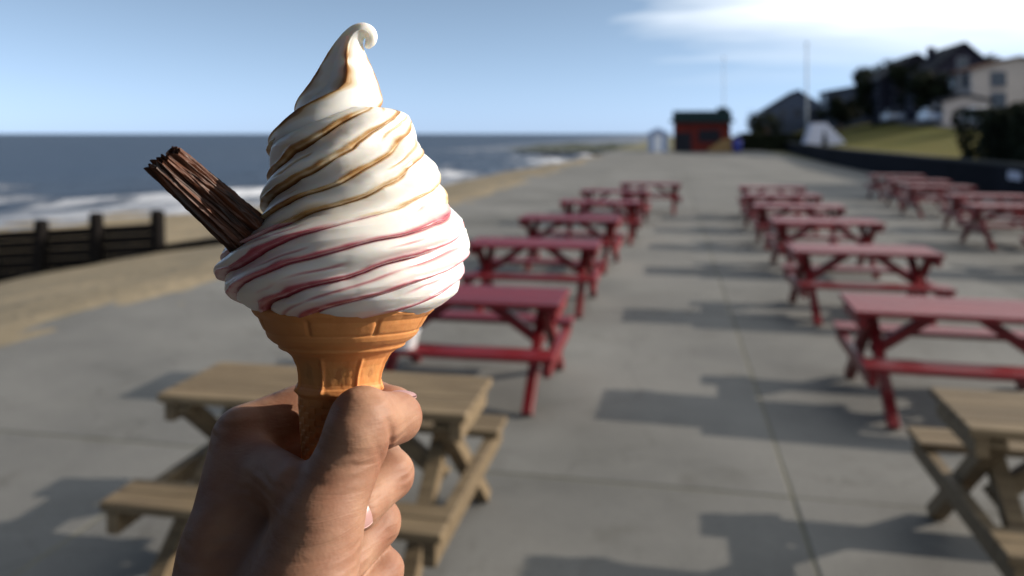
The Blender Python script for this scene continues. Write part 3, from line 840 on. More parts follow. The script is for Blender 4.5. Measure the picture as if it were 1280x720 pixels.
# ================================================================ ICE CREAM, FLAKE AND HAND
# Built in metres in the level frame of the holder (x right, y forward, z up from the eye), then turned into place.
FRAME = Matrix.Translation((0, 0, EYE)) @ Matrix.Rotation(YAW, 4, 'Z')
U = 0.0003            # working unit: 0.3 mm
AX = 0.300            # the cone's axis is 30 cm ahead of the eye
def q_(u, v, r_side=0.0, fwd=0.0):
    return ((u - 640) * U + r_side, AX + fwd, -(v - 167) * U)
LEAN = 0.14            # the holder tips the cone a little towards the eye
def ring(cxv, v, r, th):
    """points of level-ish rings: centre (cxv, v) and radius r in working units, th = 0 towards the eye"""
    k_ = 1 + (v - 490) * U * LEAN / AX
    x = ((cxv - 640) * U + r * U * np.sin(th)) * k_
    y = AX * k_ - r * U * np.cos(th) * k_
    z = (-(v - 167) * U + r * U * np.cos(th) * LEAN) * k_
    return np.stack([x, y, z], -1)
def interp(tab, x):
    xs = [t[0] for t in tab]; ysv = [t[1] for t in tab]
    return np.interp(x, xs, ysv)
def cyl_noise(th, v, fr, seed, octv=3):
    """noise that closes round the axis; th, v 2-D arrays"""
    o = np.empty(th.shape, np.float32)
    c = np.cos(th) * fr; s = np.sin(th) * fr
    f = mnoise.fractal
    for idx in np.ndindex(th.shape):
        o[idx] = f((c[idx], s[idx], v[idx] + seed), 1.0, 2.0, octv)
    return o
def lowres(th_n, v_n, fr, vscale, seed, th, v, octv=2):
    """smooth noise evaluated on a coarse sheet and read back bilinearly"""
    T = np.linspace(0, 2 * np.pi, th_n + 1); Vv = np.linspace(v.min(), v.max(), v_n)
    TT, VV = np.meshgrid(T, Vv)
    g = cyl_noise(TT, VV * vscale, fr, seed, octv)
    tt = (th % (2 * np.pi)) / (2 * np.pi) * th_n
    vv = (v - v.min()) / (v.max() - v.min()) * (v_n - 1)
    i0 = np.clip(tt.astype(int), 0, th_n - 1); j0 = np.clip(vv.astype(int), 0, v_n - 2)
    a = tt - i0; b = vv - j0
    return (g[j0, i0] * (1 - a) + g[j0, i0 + 1] * a) * (1 - b) + (g[j0 + 1, i0] * (1 - a) + g[j0 + 1, i0 + 1] * a) * b
def smooth01(a, b, x):
    t = np.clip((x - a) / (b - a), 0, 1); return t * t * (3 - 2 * t)

def ice_mat():
    m = bpy.data.materials.new('soft_ice_cream'); m.use_nodes = True
    n = m.node_tree.nodes; l = m.node_tree.links; b = n['Principled BSDF']
    def ramp(attr, stops):
        at = n.new('ShaderNodeAttribute'); at.attribute_name = attr
        r = n.new('ShaderNodeValToRGB'); e = r.color_ramp.elements
        e[0].position, e[0].color = stops[0][0], (*stops[0][1], 1)
        e[1].position, e[1].color = stops[-1][0], (*stops[-1][1], 1)
        for p, c in stops[1:-1]:
            x = e.new(p); x.color = (*c, 1)
        l.new(at.outputs['Fac'], r.inputs[0]); return at, r
    base = (0.90, 0.885, 0.84)
    a1, r1 = ramp('brown', [(0.0, base), (0.22, (0.70, 0.55, 0.36)), (0.45, (0.46, 0.27, 0.11)), (0.75, (0.27, 0.12, 0.035)), (1.0, (0.13, 0.045, 0.012))])
    a2, r2 = ramp('pink', [(0.0, base), (0.22, (0.76, 0.53, 0.53)), (0.45, (0.56, 0.19, 0.23)), (0.75, (0.40, 0.065, 0.09)), (1.0, (0.28, 0.03, 0.05))])
    mx = n.new('ShaderNodeMix'); mx.data_type = 'RGBA'
    gt = n.new('ShaderNodeMath'); gt.operation = 'GREATER_THAN'
    l.new(a2.outputs['Fac'], gt.inputs[0]); l.new(a1.outputs['Fac'], gt.inputs[1])
    l.new(gt.outputs[0], mx.inputs['Factor']); l.new(r1.outputs[0], mx.inputs['A']); l.new(r2.outputs[0], mx.inputs['B'])
    l.new(mx.outputs['Result'], b.inputs['Base Color'])
    mxs = n.new('ShaderNodeMath'); mxs.operation = 'MAXIMUM'; l.new(a1.outputs['Fac'], mxs.inputs[0]); l.new(a2.outputs['Fac'], mxs.inputs[1])
    mr = n.new('ShaderNodeMapRange'); mr.inputs[3].default_value = 0.36; mr.inputs[4].default_value = 0.18
    l.new(mxs.outputs[0], mr.inputs[0]); l.new(mr.outputs[0], b.inputs['Roughness'])
    b.inputs['Specular IOR Level'].default_value = 0.4
    b.inputs['Subsurface Weight'].default_value = 0.75
    b.inputs['Subsurface Radius'].default_value = (1.0, 0.8, 0.6)
    b.inputs['Subsurface Scale'].default_value = 0.0034
    t = n.new('ShaderNodeTexCoord'); nz_ = n.new('ShaderNodeTexNoise'); nz_.inputs['Scale'].default_value = 260; nz_.inputs['Detail'].default_value = 4
    l.new(t.outputs['Object'], nz_.inputs['Vector'])
    bp = n.new('ShaderNodeBump'); bp.inputs['Strength'].default_value = 0.05; bp.inputs['Distance'].default_value = 0.001
    l.new(nz_.outputs['Fac'], bp.inputs['Height']); l.new(bp.outputs[0], b.inputs['Normal'])
    return m
M_ice = ice_mat()
M_wafer = mat('wafer', (0.69, 0.30, 0.105), 0.58, 0.32, noise=(90, 0.5, (0.58, 0.225, 0.07)), bump=(700, 0.14, 0.0006), sss=(0.25, (1.0, 0.45, 0.2), 0.002))

ice = empty('ice_cream_cone'); ice.matrix_world = FRAME @ Matrix.Translation(q_(424, 592))
tag(ice, 'swirled white soft ice cream with brown and pink sauce in an orange wafer cone', 'ice cream')
OFF = np.array(q_(424, 592))

# ---- the swirl: eight fins twisted round the axis
NT, NV = 720, 470
v1 = np.linspace(137.0, 397.0, NV); t1 = np.arange(NT) / NT * 2 * np.pi
TH, VV = np.meshgrid(t1, v1)            # TH: 0 = towards the eye, + to the right
thd = ((TH + np.pi) % (2 * np.pi)) - np.pi
ENV = [(137, 8), (139, 40), (142, 60), (147, 74), (154, 83), (164, 89), (176, 92), (190, 96), (205, 102), (225, 108), (243, 112), (262, 114), (272, 117), (281, 127), (291, 142), (302, 149), (320, 150), (342, 150), (356, 146), (368, 137), (380, 122), (389, 106), (397, 90)]
CX = [(137, 428), (176, 425), (205, 434), (243, 443), (265, 442), (290, 434), (340, 431), (368, 436), (397, 434)]
n_low = lowres(24, 14, 0.9, 0.012, 4.0, TH, VV)
n_mid = lowres(60, 40, 1.6, 0.030, 21.0, TH, VV, 3)
n_w = lowres(48, 26, 1.3, 0.020, 55.0, TH, VV, 2)
low_t = smooth01(150, 235, VV)
tilt = (17.0 * np.sin(TH) * low_t + 24.0 * (np.sin(TH) - 0.5) * (1 - low_t)) * (1 - smooth01(330, 380, VV))
veff = np.clip(VV + tilt * smooth01(136, 146, VV), 137, 397)
Renv = interp(ENV, veff)
# shrink the very top to close it
Renv *= smooth01(136.0, 141.0, VV)
P = 32.0
cx = interp(CX, VV)
pp = ring(cx, VV, Renv, TH)
yp = 167 - pp[..., 2] / pp[..., 1] * 1000        # height at which the holder sees each point
phase = (yp + (9 * P) * TH / (2 * np.pi) + 13.0 * n_low + 4.0 * n_mid - 3.5 + 5.0 * np.sin(2 * TH)) / P
uu = phase - np.floor(phase)
band = np.floor(phase) % 9
sk = uu ** 1.35
lump = 1 - np.abs(2 * sk - 1) ** 1.8
# a second, shallower fold runs along some of the bands
fold = np.exp(-((uu - 0.46 - 0.25 * n_low) / 0.055) ** 2) * smooth01(0.02, 0.30, n_w + 0.25 * np.sin(TH * 2 + 1))
tier = np.cos(2 * np.pi * (yp + (9 * P) * TH / (2 * np.pi) + 10 * n_low + 8) / (9 * P / 6))
depth = 7.5 * (1.0 + 0.5 * n_w) * smooth01(139, 165, VV)
bsin = np.sin(band * 12.9898 + 4.1) * 43758.5453
brand = (bsin - np.floor(bsin))
def bumpu(c, w):
    d = np.abs(uu - c); d = np.minimum(d, 1 - d); return np.exp(-(d / w) ** 2)
n_f = lowres(150, 120, 5.0, 0.06, 90.0, TH, VV, 3)
shape = smooth01(143, 168, VV)
cordw = np.clip(0.085 + 0.05 * n_mid, 0.05, 0.14)
cord = bumpu(0.86, cordw) * np.clip(0.9 + 0.7 * n_w, 0.35, 1.2)
nick = bumpu(0.985, 0.035)
r = Renv - depth * (1 - lump) + (brand - 0.5) * 3.0 * lump + 0.8 * n_mid + 3.6 * tier * smooth01(150, 180, VV) * (1 - smooth01(372, 392, VV))
r = r + shape * (5.2 * cord - 4.8 * nick - 1.6 * fold) + 0.12 * n_f
blend = smooth01(258, 292, veff + 10 * n_w)
# sauce: rides on the raised cord of each band and gathers in the nick below it
amount = np.clip(0.86 + 0.75 * n_w + 0.30 * n_f, 0.12, 1.0)
sauce = np.maximum(0.72 * bumpu(0.87, cordw * 0.95) + 0.12 * n_f * bumpu(0.87, 0.12), 0.95 * bumpu(0.975, 0.040)) * amount
wash = 0.20 * np.clip(n_mid + 0.25, 0, 1) * bumpu(0.75, 0.22)
sauce = np.clip(np.maximum(sauce, wash), 0, 1)
br = np.maximum(sauce, 0.30 * fold) * (1 - blend)
pk = np.maximum(sauce * 0.97, 0.38 * fold) * blend
Vb = ring(cx, VV, r, TH).reshape(-1, 3) - OFF
swirl = fast_mesh('soft_serve', Vb, grid_faces(NT, NV, True), M_ice, ice)
for nm, dat in (('brown', br), ('pink', pk)):
    a = swirl.data.attributes.new(nm, 'FLOAT', 'POINT'); a.data.foreach_set('value', np.ascontiguousarray(dat, np.float32).ravel())

# ---- the peak: a four finned tip that ends in a curl
path = [(419, 214, 50), (417, 202, 64), (416, 190, 74), (415, 178, 75.5), (415, 162, 70), (421, 136, 58), (429, 114, 46), (432, 100, 39), (433.5, 84, 31), (435, 70, 24), (437.5, 58, 18), (441.5, 48, 13.5), (447.5, 41, 11), (455, 38.5, 9.6), (461.5, 41.5, 8.6), (464, 48, 7.6), (461.5, 54, 6.2), (457.5, 56.5, 4.0), (455.5, 56.5, 0.6)]
path = np.array(path, float)
sd = np.concatenate([[0], np.cumsum(np.hypot(np.diff(path[:, 0]), np.diff(path[:, 1])))])
NS = 260; NT2 = 360
ss = np.linspace(0, sd[-1], NS)
def catmull(xs, ysv, x):
    m_ = np.gradient(ysv, xs)
    i = np.clip(np.searchsorted(xs, x) - 1, 0, len(xs) - 2)
    h = xs[i + 1] - xs[i]; t = (x - xs[i]) / h
    return (2 * t**3 - 3 * t**2 + 1) * ysv[i] + (t**3 - 2 * t**2 + t) * h * m_[i] + (-2 * t**3 + 3 * t**2) * ysv[i + 1] + (t**3 - t**2) * h * m_[i + 1]
pu = catmull(sd, path[:, 0], ss); pv = catmull(sd, path[:, 1], ss); pr = np.maximum(0.3, catmull(sd, path[:, 2], ss))
FIN = [(45, 4), (58, 6), (76, 9), (98, 14), (112, 15), (122, 8), (131, -6), (145, -29), (164, -47), (184, -80), (196, -98)]
V = np.zeros((NS, NT2, 3)); brt = np.zeros((NS, NT2))
tt = np.arange(NT2) / NT2 * 2 * np.pi
arc = np.clip(ss / sd[-1], 0, 1)
finv = np.array([np.interp(v, [f[0] for f in FIN], [f[1] for f in FIN]) for v in pv])
k_end = np.argmin(np.where(ss < sd[10], 1e9, ss))
finv[k_end:] = finv[k_end]
# cross sections stay level low down and turn with the path in the curl
for i in range(NS):
    j0, j1 = max(0, i - 2), min(NS - 1, i + 2)
    tx, tz = pu[j1] - pu[j0], -(pv[j1] - pv[j0])
    L_ = math.hypot(tx, tz); tx /= L_; tz /= L_
    wgt = float(smooth01(0.50, 0.74, np.array(arc[i])))
    ax_ = (1 - wgt) * 0 + wgt * tx; az_ = (1 - wgt) * 1 + wgt * tz
    L_ = math.hypot(ax_, az_); ax_ /= L_; az_ /= L_
    # side vector in the picture plane, perpendicular to (ax_, az_)
    sxv, szv = az_, -ax_
    f0 = math.radians(finv[i])
    w = ((tt - f0) / (np.pi / 2)) % 1.0           # 0 = crest
    dcr = np.minimum(w, 1 - w)
    conc = 0.30 * float(smooth01(0.96, 0.80, np.array(arc[i]))) * (0.30 + 0.70 * float(smooth01(0.10, 0.38, np.array(arc[i]))))
    sector = (np.floor((tt - f0) / (np.pi / 2)) % 4)
    cs = np.where(sector == 0, conc * 0.25, conc)     # the sunlit flank stays full
    prof_ = 1 - cs * (1 - np.clip(1 - dcr / 0.5, 0, 1) ** 1.5) * 1.0
    rr = pr[i] * prof_
    # cord of sauce along each crest
    cw = 0.085 + 0.035 * math.sin(ss[i] * .13) + 0.02 * math.sin(ss[i] * .31 + 1)
    s_ = np.clip(1 - dcr / cw, 0, 1) ** 0.6 * float(smooth01(0.80, 0.62, np.array(arc[i])))
    s2 = np.clip(1 - dcr / (cw * 2.6), 0, 1) * 0.30 * float(smooth01(0.86, 0.6, np.array(arc[i])))
    amount = 0.80 + 0.2 * math.sin(ss[i] * .09 + 2)
    brt[i] = np.maximum(s_ * amount, s2)
    rr = rr + 1.2 * np.clip(1 - dcr / .07, 0, 1) * min(1, pr[i] / 25)
    kk = 1 + (pv[i] - 490) * U * LEAN / AX
    V[i, :, 0] = ((pu[i] - 640) * U + rr * U * np.sin(tt) * sxv) * kk
    V[i, :, 1] = (AX - rr * U * np.cos(tt)) * kk
    V[i, :, 2] = (-(pv[i] - 167) * U + rr * U * np.sin(tt) * szv + rr * U * np.cos(tt) * LEAN) * kk
V = V.reshape(-1, 3) - OFF
tip = fast_mesh('swirl_tip', V, grid_faces(NT2, NS, True), M_ice, swirl)
for nm, dat in (('brown', brt), ('pink', brt * 0)):
    a = tip.data.attributes.new(nm, 'FLOAT', 'POINT'); a.data.foreach_set('value', np.ascontiguousarray(dat, np.float32).ravel())

# ---- the wafer cone
PROF = [(376, 96), (377.5, 104), (379, 110), (383, 112.5), (387, 111), (392, 106), (394, 103.5), (399, 101.5), (408, 96.5), (411, 94.5), (418, 91), (423, 85.5), (427, 79), (429, 77.5), (431, 77.2), (433, 75), (435, 70), (438, 65.5), (444, 59.5), (453, 55), (464, 52.2), (474, 51.3), (478, 52.2), (480, 54.2), (483, 55.2), (486, 54.8), (489, 51.5), (491, 49.6), (500, 48.6), (530, 44.5), (570, 39.5), (588, 37.2), (592, 34.5)]
vv = []
for (a_, ra), (b_, rb) in zip(PROF, PROF[1:]):
    k_ = max(2, int((b_ - a_) / 0.8))
    for i in range(k_): vv.append((a_ + (b_ - a_) * i / k_, ra + (rb - ra) * i / k_))
vv.append(PROF[-1]); vv.append((592.2, 20)); vv.append((592.2, .3))
# inner wall, so that the cup has thickness
vv = [(590, .3), (588, 20), (585, 30), (500, 43), (440, 56), (425, 74), (410, 88), (390, 100), (378, 94)] + vv
vv = np.array(vv); NTc = 540
tc_ = np.arange(NTc) / NTc * 2 * np.pi
TT, VC = np.meshgrid(tc_, vv[:, 0]); RC = np.repeat(vv[:, 1][:, None], NTc, 1)
outer = np.zeros(len(vv), bool); outer[9:] = True
OUT = np.repeat(outer[:, None], NTc, 1)
w8 = ((TT - math.radians(-11)) / (np.pi / 4)); w8 = np.abs(w8 - np.round(w8)) * 45.0     # degrees from a rib
stem = smooth01(437, 446, VC) * (1 - smooth01(482, 486, VC)) * OUT
RC = RC + stem * (2.6 * np.exp(-(w8 / 2.6) ** 2) - 1.6 * np.exp(-((w8 - 22) / 12) ** 2))
wb = ((TT - math.radians(33)) / (np.pi / 4)); wb = np.abs(wb - np.round(wb)) * 45.0
rimz = smooth01(389, 393, VC) * (1 - smooth01(408, 412, VC)) * OUT
RC = RC - rimz * 2.6 * np.exp(-(wb / 1.5) ** 2)
ledge = np.exp(-((VC - 410.5) / 1.6) ** 2) * OUT
RC = RC - 1.2 * ledge
ncr = lowres(160, 60, 6.0, 0.08, 12.0, TT, VC, 3)
low = smooth01(492, 498, VC) * OUT
RC = RC + low * 1.3 * np.sign(np.sin(TT * 16)) * np.sign(np.sin(VC * 0.42)) * 0.5
RC = RC + 0.5 * ncr
VC2 = VC + np.where(VC < 395, 1.0, 0.0) * 2.6 * ncr * smooth01(397, 380, VC) * OUT
cxx_ = np.interp(VC, [376, 592], [432.3, 416.5])
wafer = fast_mesh('wafer_cone', ring(cxx_, VC2, RC, TT).reshape(-1, 3) - OFF, grid_faces(NTc, len(vv), True), M_wafer, ice)

# ---- chocolate flake pushed into the side
def flake_mat():
    m = bpy.data.materials.new('flaky_chocolate'); m.use_nodes = True
    n = m.node_tree.nodes; l = m.node_tree.links; b = n['Principled BSDF']
    t = n.new('ShaderNodeTexCoord'); mp = n.new('ShaderNodeMapping'); mp.inputs['Scale'].default_value = (55, 420, 420)
    l.new(t.outputs['Object'], mp.inputs[0])
    nz_ = n.new('ShaderNodeTexNoise'); nz_.inputs['Scale'].default_value = 1; nz_.inputs['Detail'].default_value = 6
    l.new(mp.outputs[0], nz_.inputs['Vector'])
    r_ = n.new('ShaderNodeValToRGB'); r_.color_ramp.elements[0].position = .35; r_.color_ramp.elements[1].position = .7
    r_.color_ramp.elements[0].color = (0.013, 0.005, 0.003, 1); r_.color_ramp.elements[1].color = (0.145, 0.044, 0.015, 1)
    l.new(nz_.outputs['Fac'], r_.inputs[0]); l.new(r_.outputs[0], b.inputs['Base Color'])
    b.inputs['Roughness'].default_value = .5; b.inputs['Specular IOR Level'].default_value = .4
    bp = n.new('ShaderNodeBump'); bp.inputs['Strength'].default_value = .5; bp.inputs['Distance'].default_value = .0012
    l.new(nz_.outputs['Fac'], bp.inputs['Height']); l.new(bp.outputs[0], b.inputs['Normal'])
    return m
def q3(u, v, fwd): return Vector(((u - 640) * U * (AX + fwd) / AX, AX + fwd, -(v - 167) * U * (AX + fwd) / AX))
A = q3(374, 350, -0.018); B = q3(203, 198, -0.046)
d = (B - A); Lf = d.length; d.normalize()
sidev = Vector((0.706, 0.30, 0.735)); sidev = (sidev - d * sidev.dot(d)).normalized()
thick = d.cross(sidev)
NSf, NTf = 230, 300
hw, ht = 0.0072, 0.0058
Vf = []
def ridg(x): return 1 - abs(x)
lens = []
for i in range(NSf):
    f = i / (NSf - 1)
    for j in range(NTf):
        th = 2 * math.pi * j / NTf
        c_, s_ = math.cos(th), math.sin(th)
        p = 3.4
        rr = (abs(c_) ** p + abs(s_) ** p) ** (-1 / p)
        taper = 1.14 - 0.40 * f
        # lengthwise folds: ridged noise stretched along the bar
        nn = mnoise.fractal((c_ * 2.6, s_ * 2.6, f * 1.5 + 3.1), 1.0, 2.0, 3)
        n2 = mnoise.noise((c_ * 7.5 + 5, s_ * 7.5, f * 2.6))
        q = 1 + 0.34 * (ridg(nn * 1.7) - .6) + 0.09 * (ridg(n2 * 1.8) - .6)
        end = 0.0
        w_ = c_ * rr * hw * taper * q; t_2 = s_ * rr * ht * taper * q
        # oblique, ragged end
        ll = f * Lf + (f ** 6) * (-0.10 * w_ / hw * 0.014 + 0.0022 * mnoise.noise((c_ * 4, s_ * 4, 9)))
        Vf.append((ll, w_, t_2))
# ragged end cap
ncap = 14; base_i = (NSf - 1) * NTf
for k_ in range(1, ncap + 1):
    sc = 1 - k_ / ncap
    for j in range(NTf):
        x, w_, t_2 = Vf[base_i + j]
        n3 = mnoise.fractal((w_ * 260 * sc + 2, t_2 * 260 * sc, 7.7), 1.0, 2.0, 3)
        Vf.append((x - 0.0035 * (1 - sc) ** .5 + 0.0030 * n3 * (1 - sc) ** .3, w_ * max(sc, .004), t_2 * max(sc, .004)))
flake = fast_mesh('chocolate_flake', np.array(Vf), grid_faces(NTf, NSf + ncap, True), flake_mat())
flake.matrix_world = FRAME @ Matrix(((d.x, sidev.x, thick.x, A.x), (d.y, sidev.y, thick.y, A.y), (d.z, sidev.z, thick.z, A.z), (0, 0, 0, 1)))
tag(flake, 'crumbly dark chocolate flake bar stuck into the side of the ice cream', 'chocolate bar')

# ---- the hand: smooth blend of tapered limbs, contoured into one skin
def sd_seg(G, a, b, ra, rb):
    a = np.array(a, np.float32); b = np.array(b, np.float32); ab = b - a
    pa = [G[k] - a[k] for k in range(3)]
    t = np.clip((pa[0] * ab[0] + pa[1] * ab[1] + pa[2] * ab[2]) / float(ab @ ab), 0, 1)
    return np.sqrt((pa[0] - ab[0] * t) ** 2 + (pa[1] - ab[1] * t) ** 2 + (pa[2] - ab[2] * t) ** 2) - (ra + (rb - ra) * t)
def smin(a, b, k):
    h = np.clip(0.5 + 0.5 * (b - a) / k, 0, 1)
    return b + (a - b) * h - k * h * (1 - h)
hs = 1.0
gx = np.arange(-175, -18, hs, dtype=np.float32); gy = np.arange(150, 362, hs, dtype=np.float32); gz = np.arange(-300, -80, hs, dtype=np.float32)
G = np.meshgrid(gx, gy, gz, indexing='ij', sparse=True)
def chain(pts, k):
    d_ = None
    for (p, ra), (q2, rb) in zip(pts, pts[1:]):
        e = sd_seg(G, p, q2, ra, rb)
        d_ = e if d_ is None else smin(d_, e, k)
    return d_
HAND = dict(
    index=[((-105.5, 315, -119), 11.5), ((-70, 333, -108), 10.2), ((-46.5, 311.5, -108), 8.6), ((-55, 290, -111), 7.6)],
    middle=[((-109, 320, -138), 11.8), ((-63, 338, -129), 10.2), ((-47.5, 312, -133), 8.9), ((-55.5, 291, -136.5), 7.8)],
    ring=[((-107, 318, -156), 11.2), ((-65, 334, -148), 9.6), ((-52, 310.5, -151), 8.4), ((-60.5, 289, -156), 7.4)],
    little=[((-103, 312, -172), 10.0), ((-63, 328, -166), 8.6), ((-49.5, 307, -168), 7.6), ((-58, 287, -170.5), 6.8)],
)
fingers = {}
for k_, pts in HAND.items():
    fingers[k_] = chain(pts, 3.0)
thumb = chain([((-67, 243, -170), 17.5), ((-62.5, 262, -127), 12.6), ((-51.5, 277, -100.5), 11.0), ((-42.0, 293, -104.0), 9.2)], 4.0)
pad = sd_seg(G, (-70.5, 256, -148), (-66, 267, -136), 16.5, 14.0)
thumb = smin(thumb, pad, 8)
# thumb pad of the last joint and the bony knuckle
thumb = smin(thumb, sd_seg(G, (-52, 274.5, -97.5), (-53.5, 270.5, -101.5), 9.6, 9.4), 4)
palm = chain([((-105, 314, -120), 12.5), ((-101, 282, -147), 14.5), ((-99, 250, -172), 17.0)], 6)
palm = smin(palm, chain([((-108, 318, -139), 12.5), ((-102, 285, -162), 14.5), ((-98, 252, -186), 18)], 6), 8)
palm = smin(palm, chain([((-106, 316, -157), 12.0), ((-98, 285, -177), 14.5), ((-94, 256, -196), 18)], 6), 8)
palm = smin(palm, chain([((-102, 311, -172), 11.5), ((-90, 282, -190), 15), ((-86, 258, -204), 18)], 6), 8)
palm = smin(palm, sd_seg(G, (-86, 290, -165), (-84, 262, -186), 16, 20), 10)      # flesh of the palm
web = sd_seg(G, (-94, 286, -136), (-76, 262, -150), 9, 13)
web3 = sd_seg(G, (-93, 296, -124), (-73, 271, -121), 9.5, 9.5)
web2 = sd_seg(G, (-90, 268, -158), (-70, 250, -172), 15, 17)
fore = sd_seg(G, (-91, 250, -194), (-128, 158, -330), 27, 33)
hand_d = smin(palm, fore, 16)
hand_d = smin(hand_d, web2, 10)
hand_d = smin(hand_d, web, 8)
hand_d = smin(hand_d, web3, 8)
hand_d = smin(hand_d, thumb, 5)
for k_ in ('little', 'ring', 'middle', 'index'):
    hand_d = smin(hand_d, fingers[k_], 2.2)
# creases: the bend of the thumb and the finger joints
def crease(D, p, n_, rad, depth, wid):
    n_ = np.array(n_, float); n_ /= np.linalg.norm(n_)
    d_ = (G[0] - p[0]) * n_[0] + (G[1] - p[1]) * n_[1] + (G[2] - p[2]) * n_[2]
    rr = (G[0] - p[0]) ** 2 + (G[1] - p[1]) ** 2 + (G[2] - p[2]) ** 2
    return D + (depth * np.exp(-(d_ / wid) ** 2) * np.exp(-rr / rad ** 2)).astype(np.float32)
hand_d = crease(hand_d, (-43.5, 276, -106), (.84, 1.0, .50), 11, 1.7, 1.3)
hand_d = crease(hand_d, (-47, 270, -108), (.80, 1.0, .66), 8, .7, .9)
for k_ in ('middle', 'ring', 'little'):
    (a1_, _), (b1_, rb_), (c1_, rc_), (e1_, re_) = HAND[k_]
    c1_ = np.array(c1_, float); n1 = (np.array(e1_) - np.array(b1_))
    hand_d = crease(hand_d, c1_ + np.array([rc_, 0, rc_ * .3]), n1, 7, .55, .8)
    hand_d = crease(hand_d, c1_ + np.array([rc_, 0, rc_ * .3]) + n1 / np.linalg.norm(n1) * 2.6, n1, 6, .4, .7)
# skin folds across the ball of the thumb and knuckle creases
def contour(D, gx, gy, gz):
    h = hs
    nx, ny, nz = D.shape
    s = D < 0
    cc = np.zeros((nx - 1, ny - 1, nz - 1), np.uint8)
    for i in (0, 1):
        for j in (0, 1):
            for k in (0, 1): cc += s[i:nx - 1 + i, j:ny - 1 + j, k:nz - 1 + k]
    mixed = (cc > 0) & (cc < 8)
    I, J, K = np.nonzero(mixed)
    idx = -np.ones(mixed.shape, np.int64); idx[I, J, K] = np.arange(len(I))
    acc = np.zeros((len(I), 3)); cnt = np.zeros(len(I))
    corners = [(i, j, k) for i in (0, 1) for j in (0, 1) for k in (0, 1)]
    for a in corners:
        for ax in range(3):
            if a[ax] == 1: continue
            b = list(a); b[ax] = 1
            da = D[I + a[0], J + a[1], K + a[2]]; db = D[I + b[0], J + b[1], K + b[2]]
            m_ = (da < 0) != (db < 0)
            t = np.where(m_, da / np.where(m_, da - db, 1), 0)
            for c in range(3):
                acc[:, c] += m_ * (a[c] + (t if c == ax else 0))
            cnt += m_
    p = acc / cnt[:, None]
    P_ = np.stack([gx[0] + (I + p[:, 0]) * h, gy[0] + (J + p[:, 1]) * h, gz[0] + (K + p[:, 2]) * h], -1)
    F = []
    for ax in range(3):
        b_, c_ = [(1, 2), (2, 0), (0, 1)][ax]
        sl0 = [slice(None)] * 3; sl1 = [slice(None)] * 3
        sl0[ax] = slice(0, -1); sl1[ax] = slice(1, None)
        e = s[tuple(sl0)] != s[tuple(sl1)]
        E = np.array(np.nonzero(e)).T
        ok = (E[:, b_] > 0) & (E[:, c_] > 0) & (E[:, b_] < D.shape[b_] - 1) & (E[:, c_] < D.shape[c_] - 1)
        E = E[ok]
        def cell(db, dc):
            q = E.copy(); q[:, b_] += db; q[:, c_] += dc
            return idx[q[:, 0], q[:, 1], q[:, 2]]
        quad = np.stack([cell(-1, -1), cell(0, -1), cell(0, 0), cell(-1, 0)], -1)
        inside = s[E[:, 0], E[:, 1], E[:, 2]]
        quad[~inside] = quad[~inside][:, ::-1]
        F.append(quad)
    F = np.concatenate(F); F = F[(F >= 0).all(1)]
    return P_, F
HP, HF = contour(hand_d.astype(np.float32), gx, gy, gz)
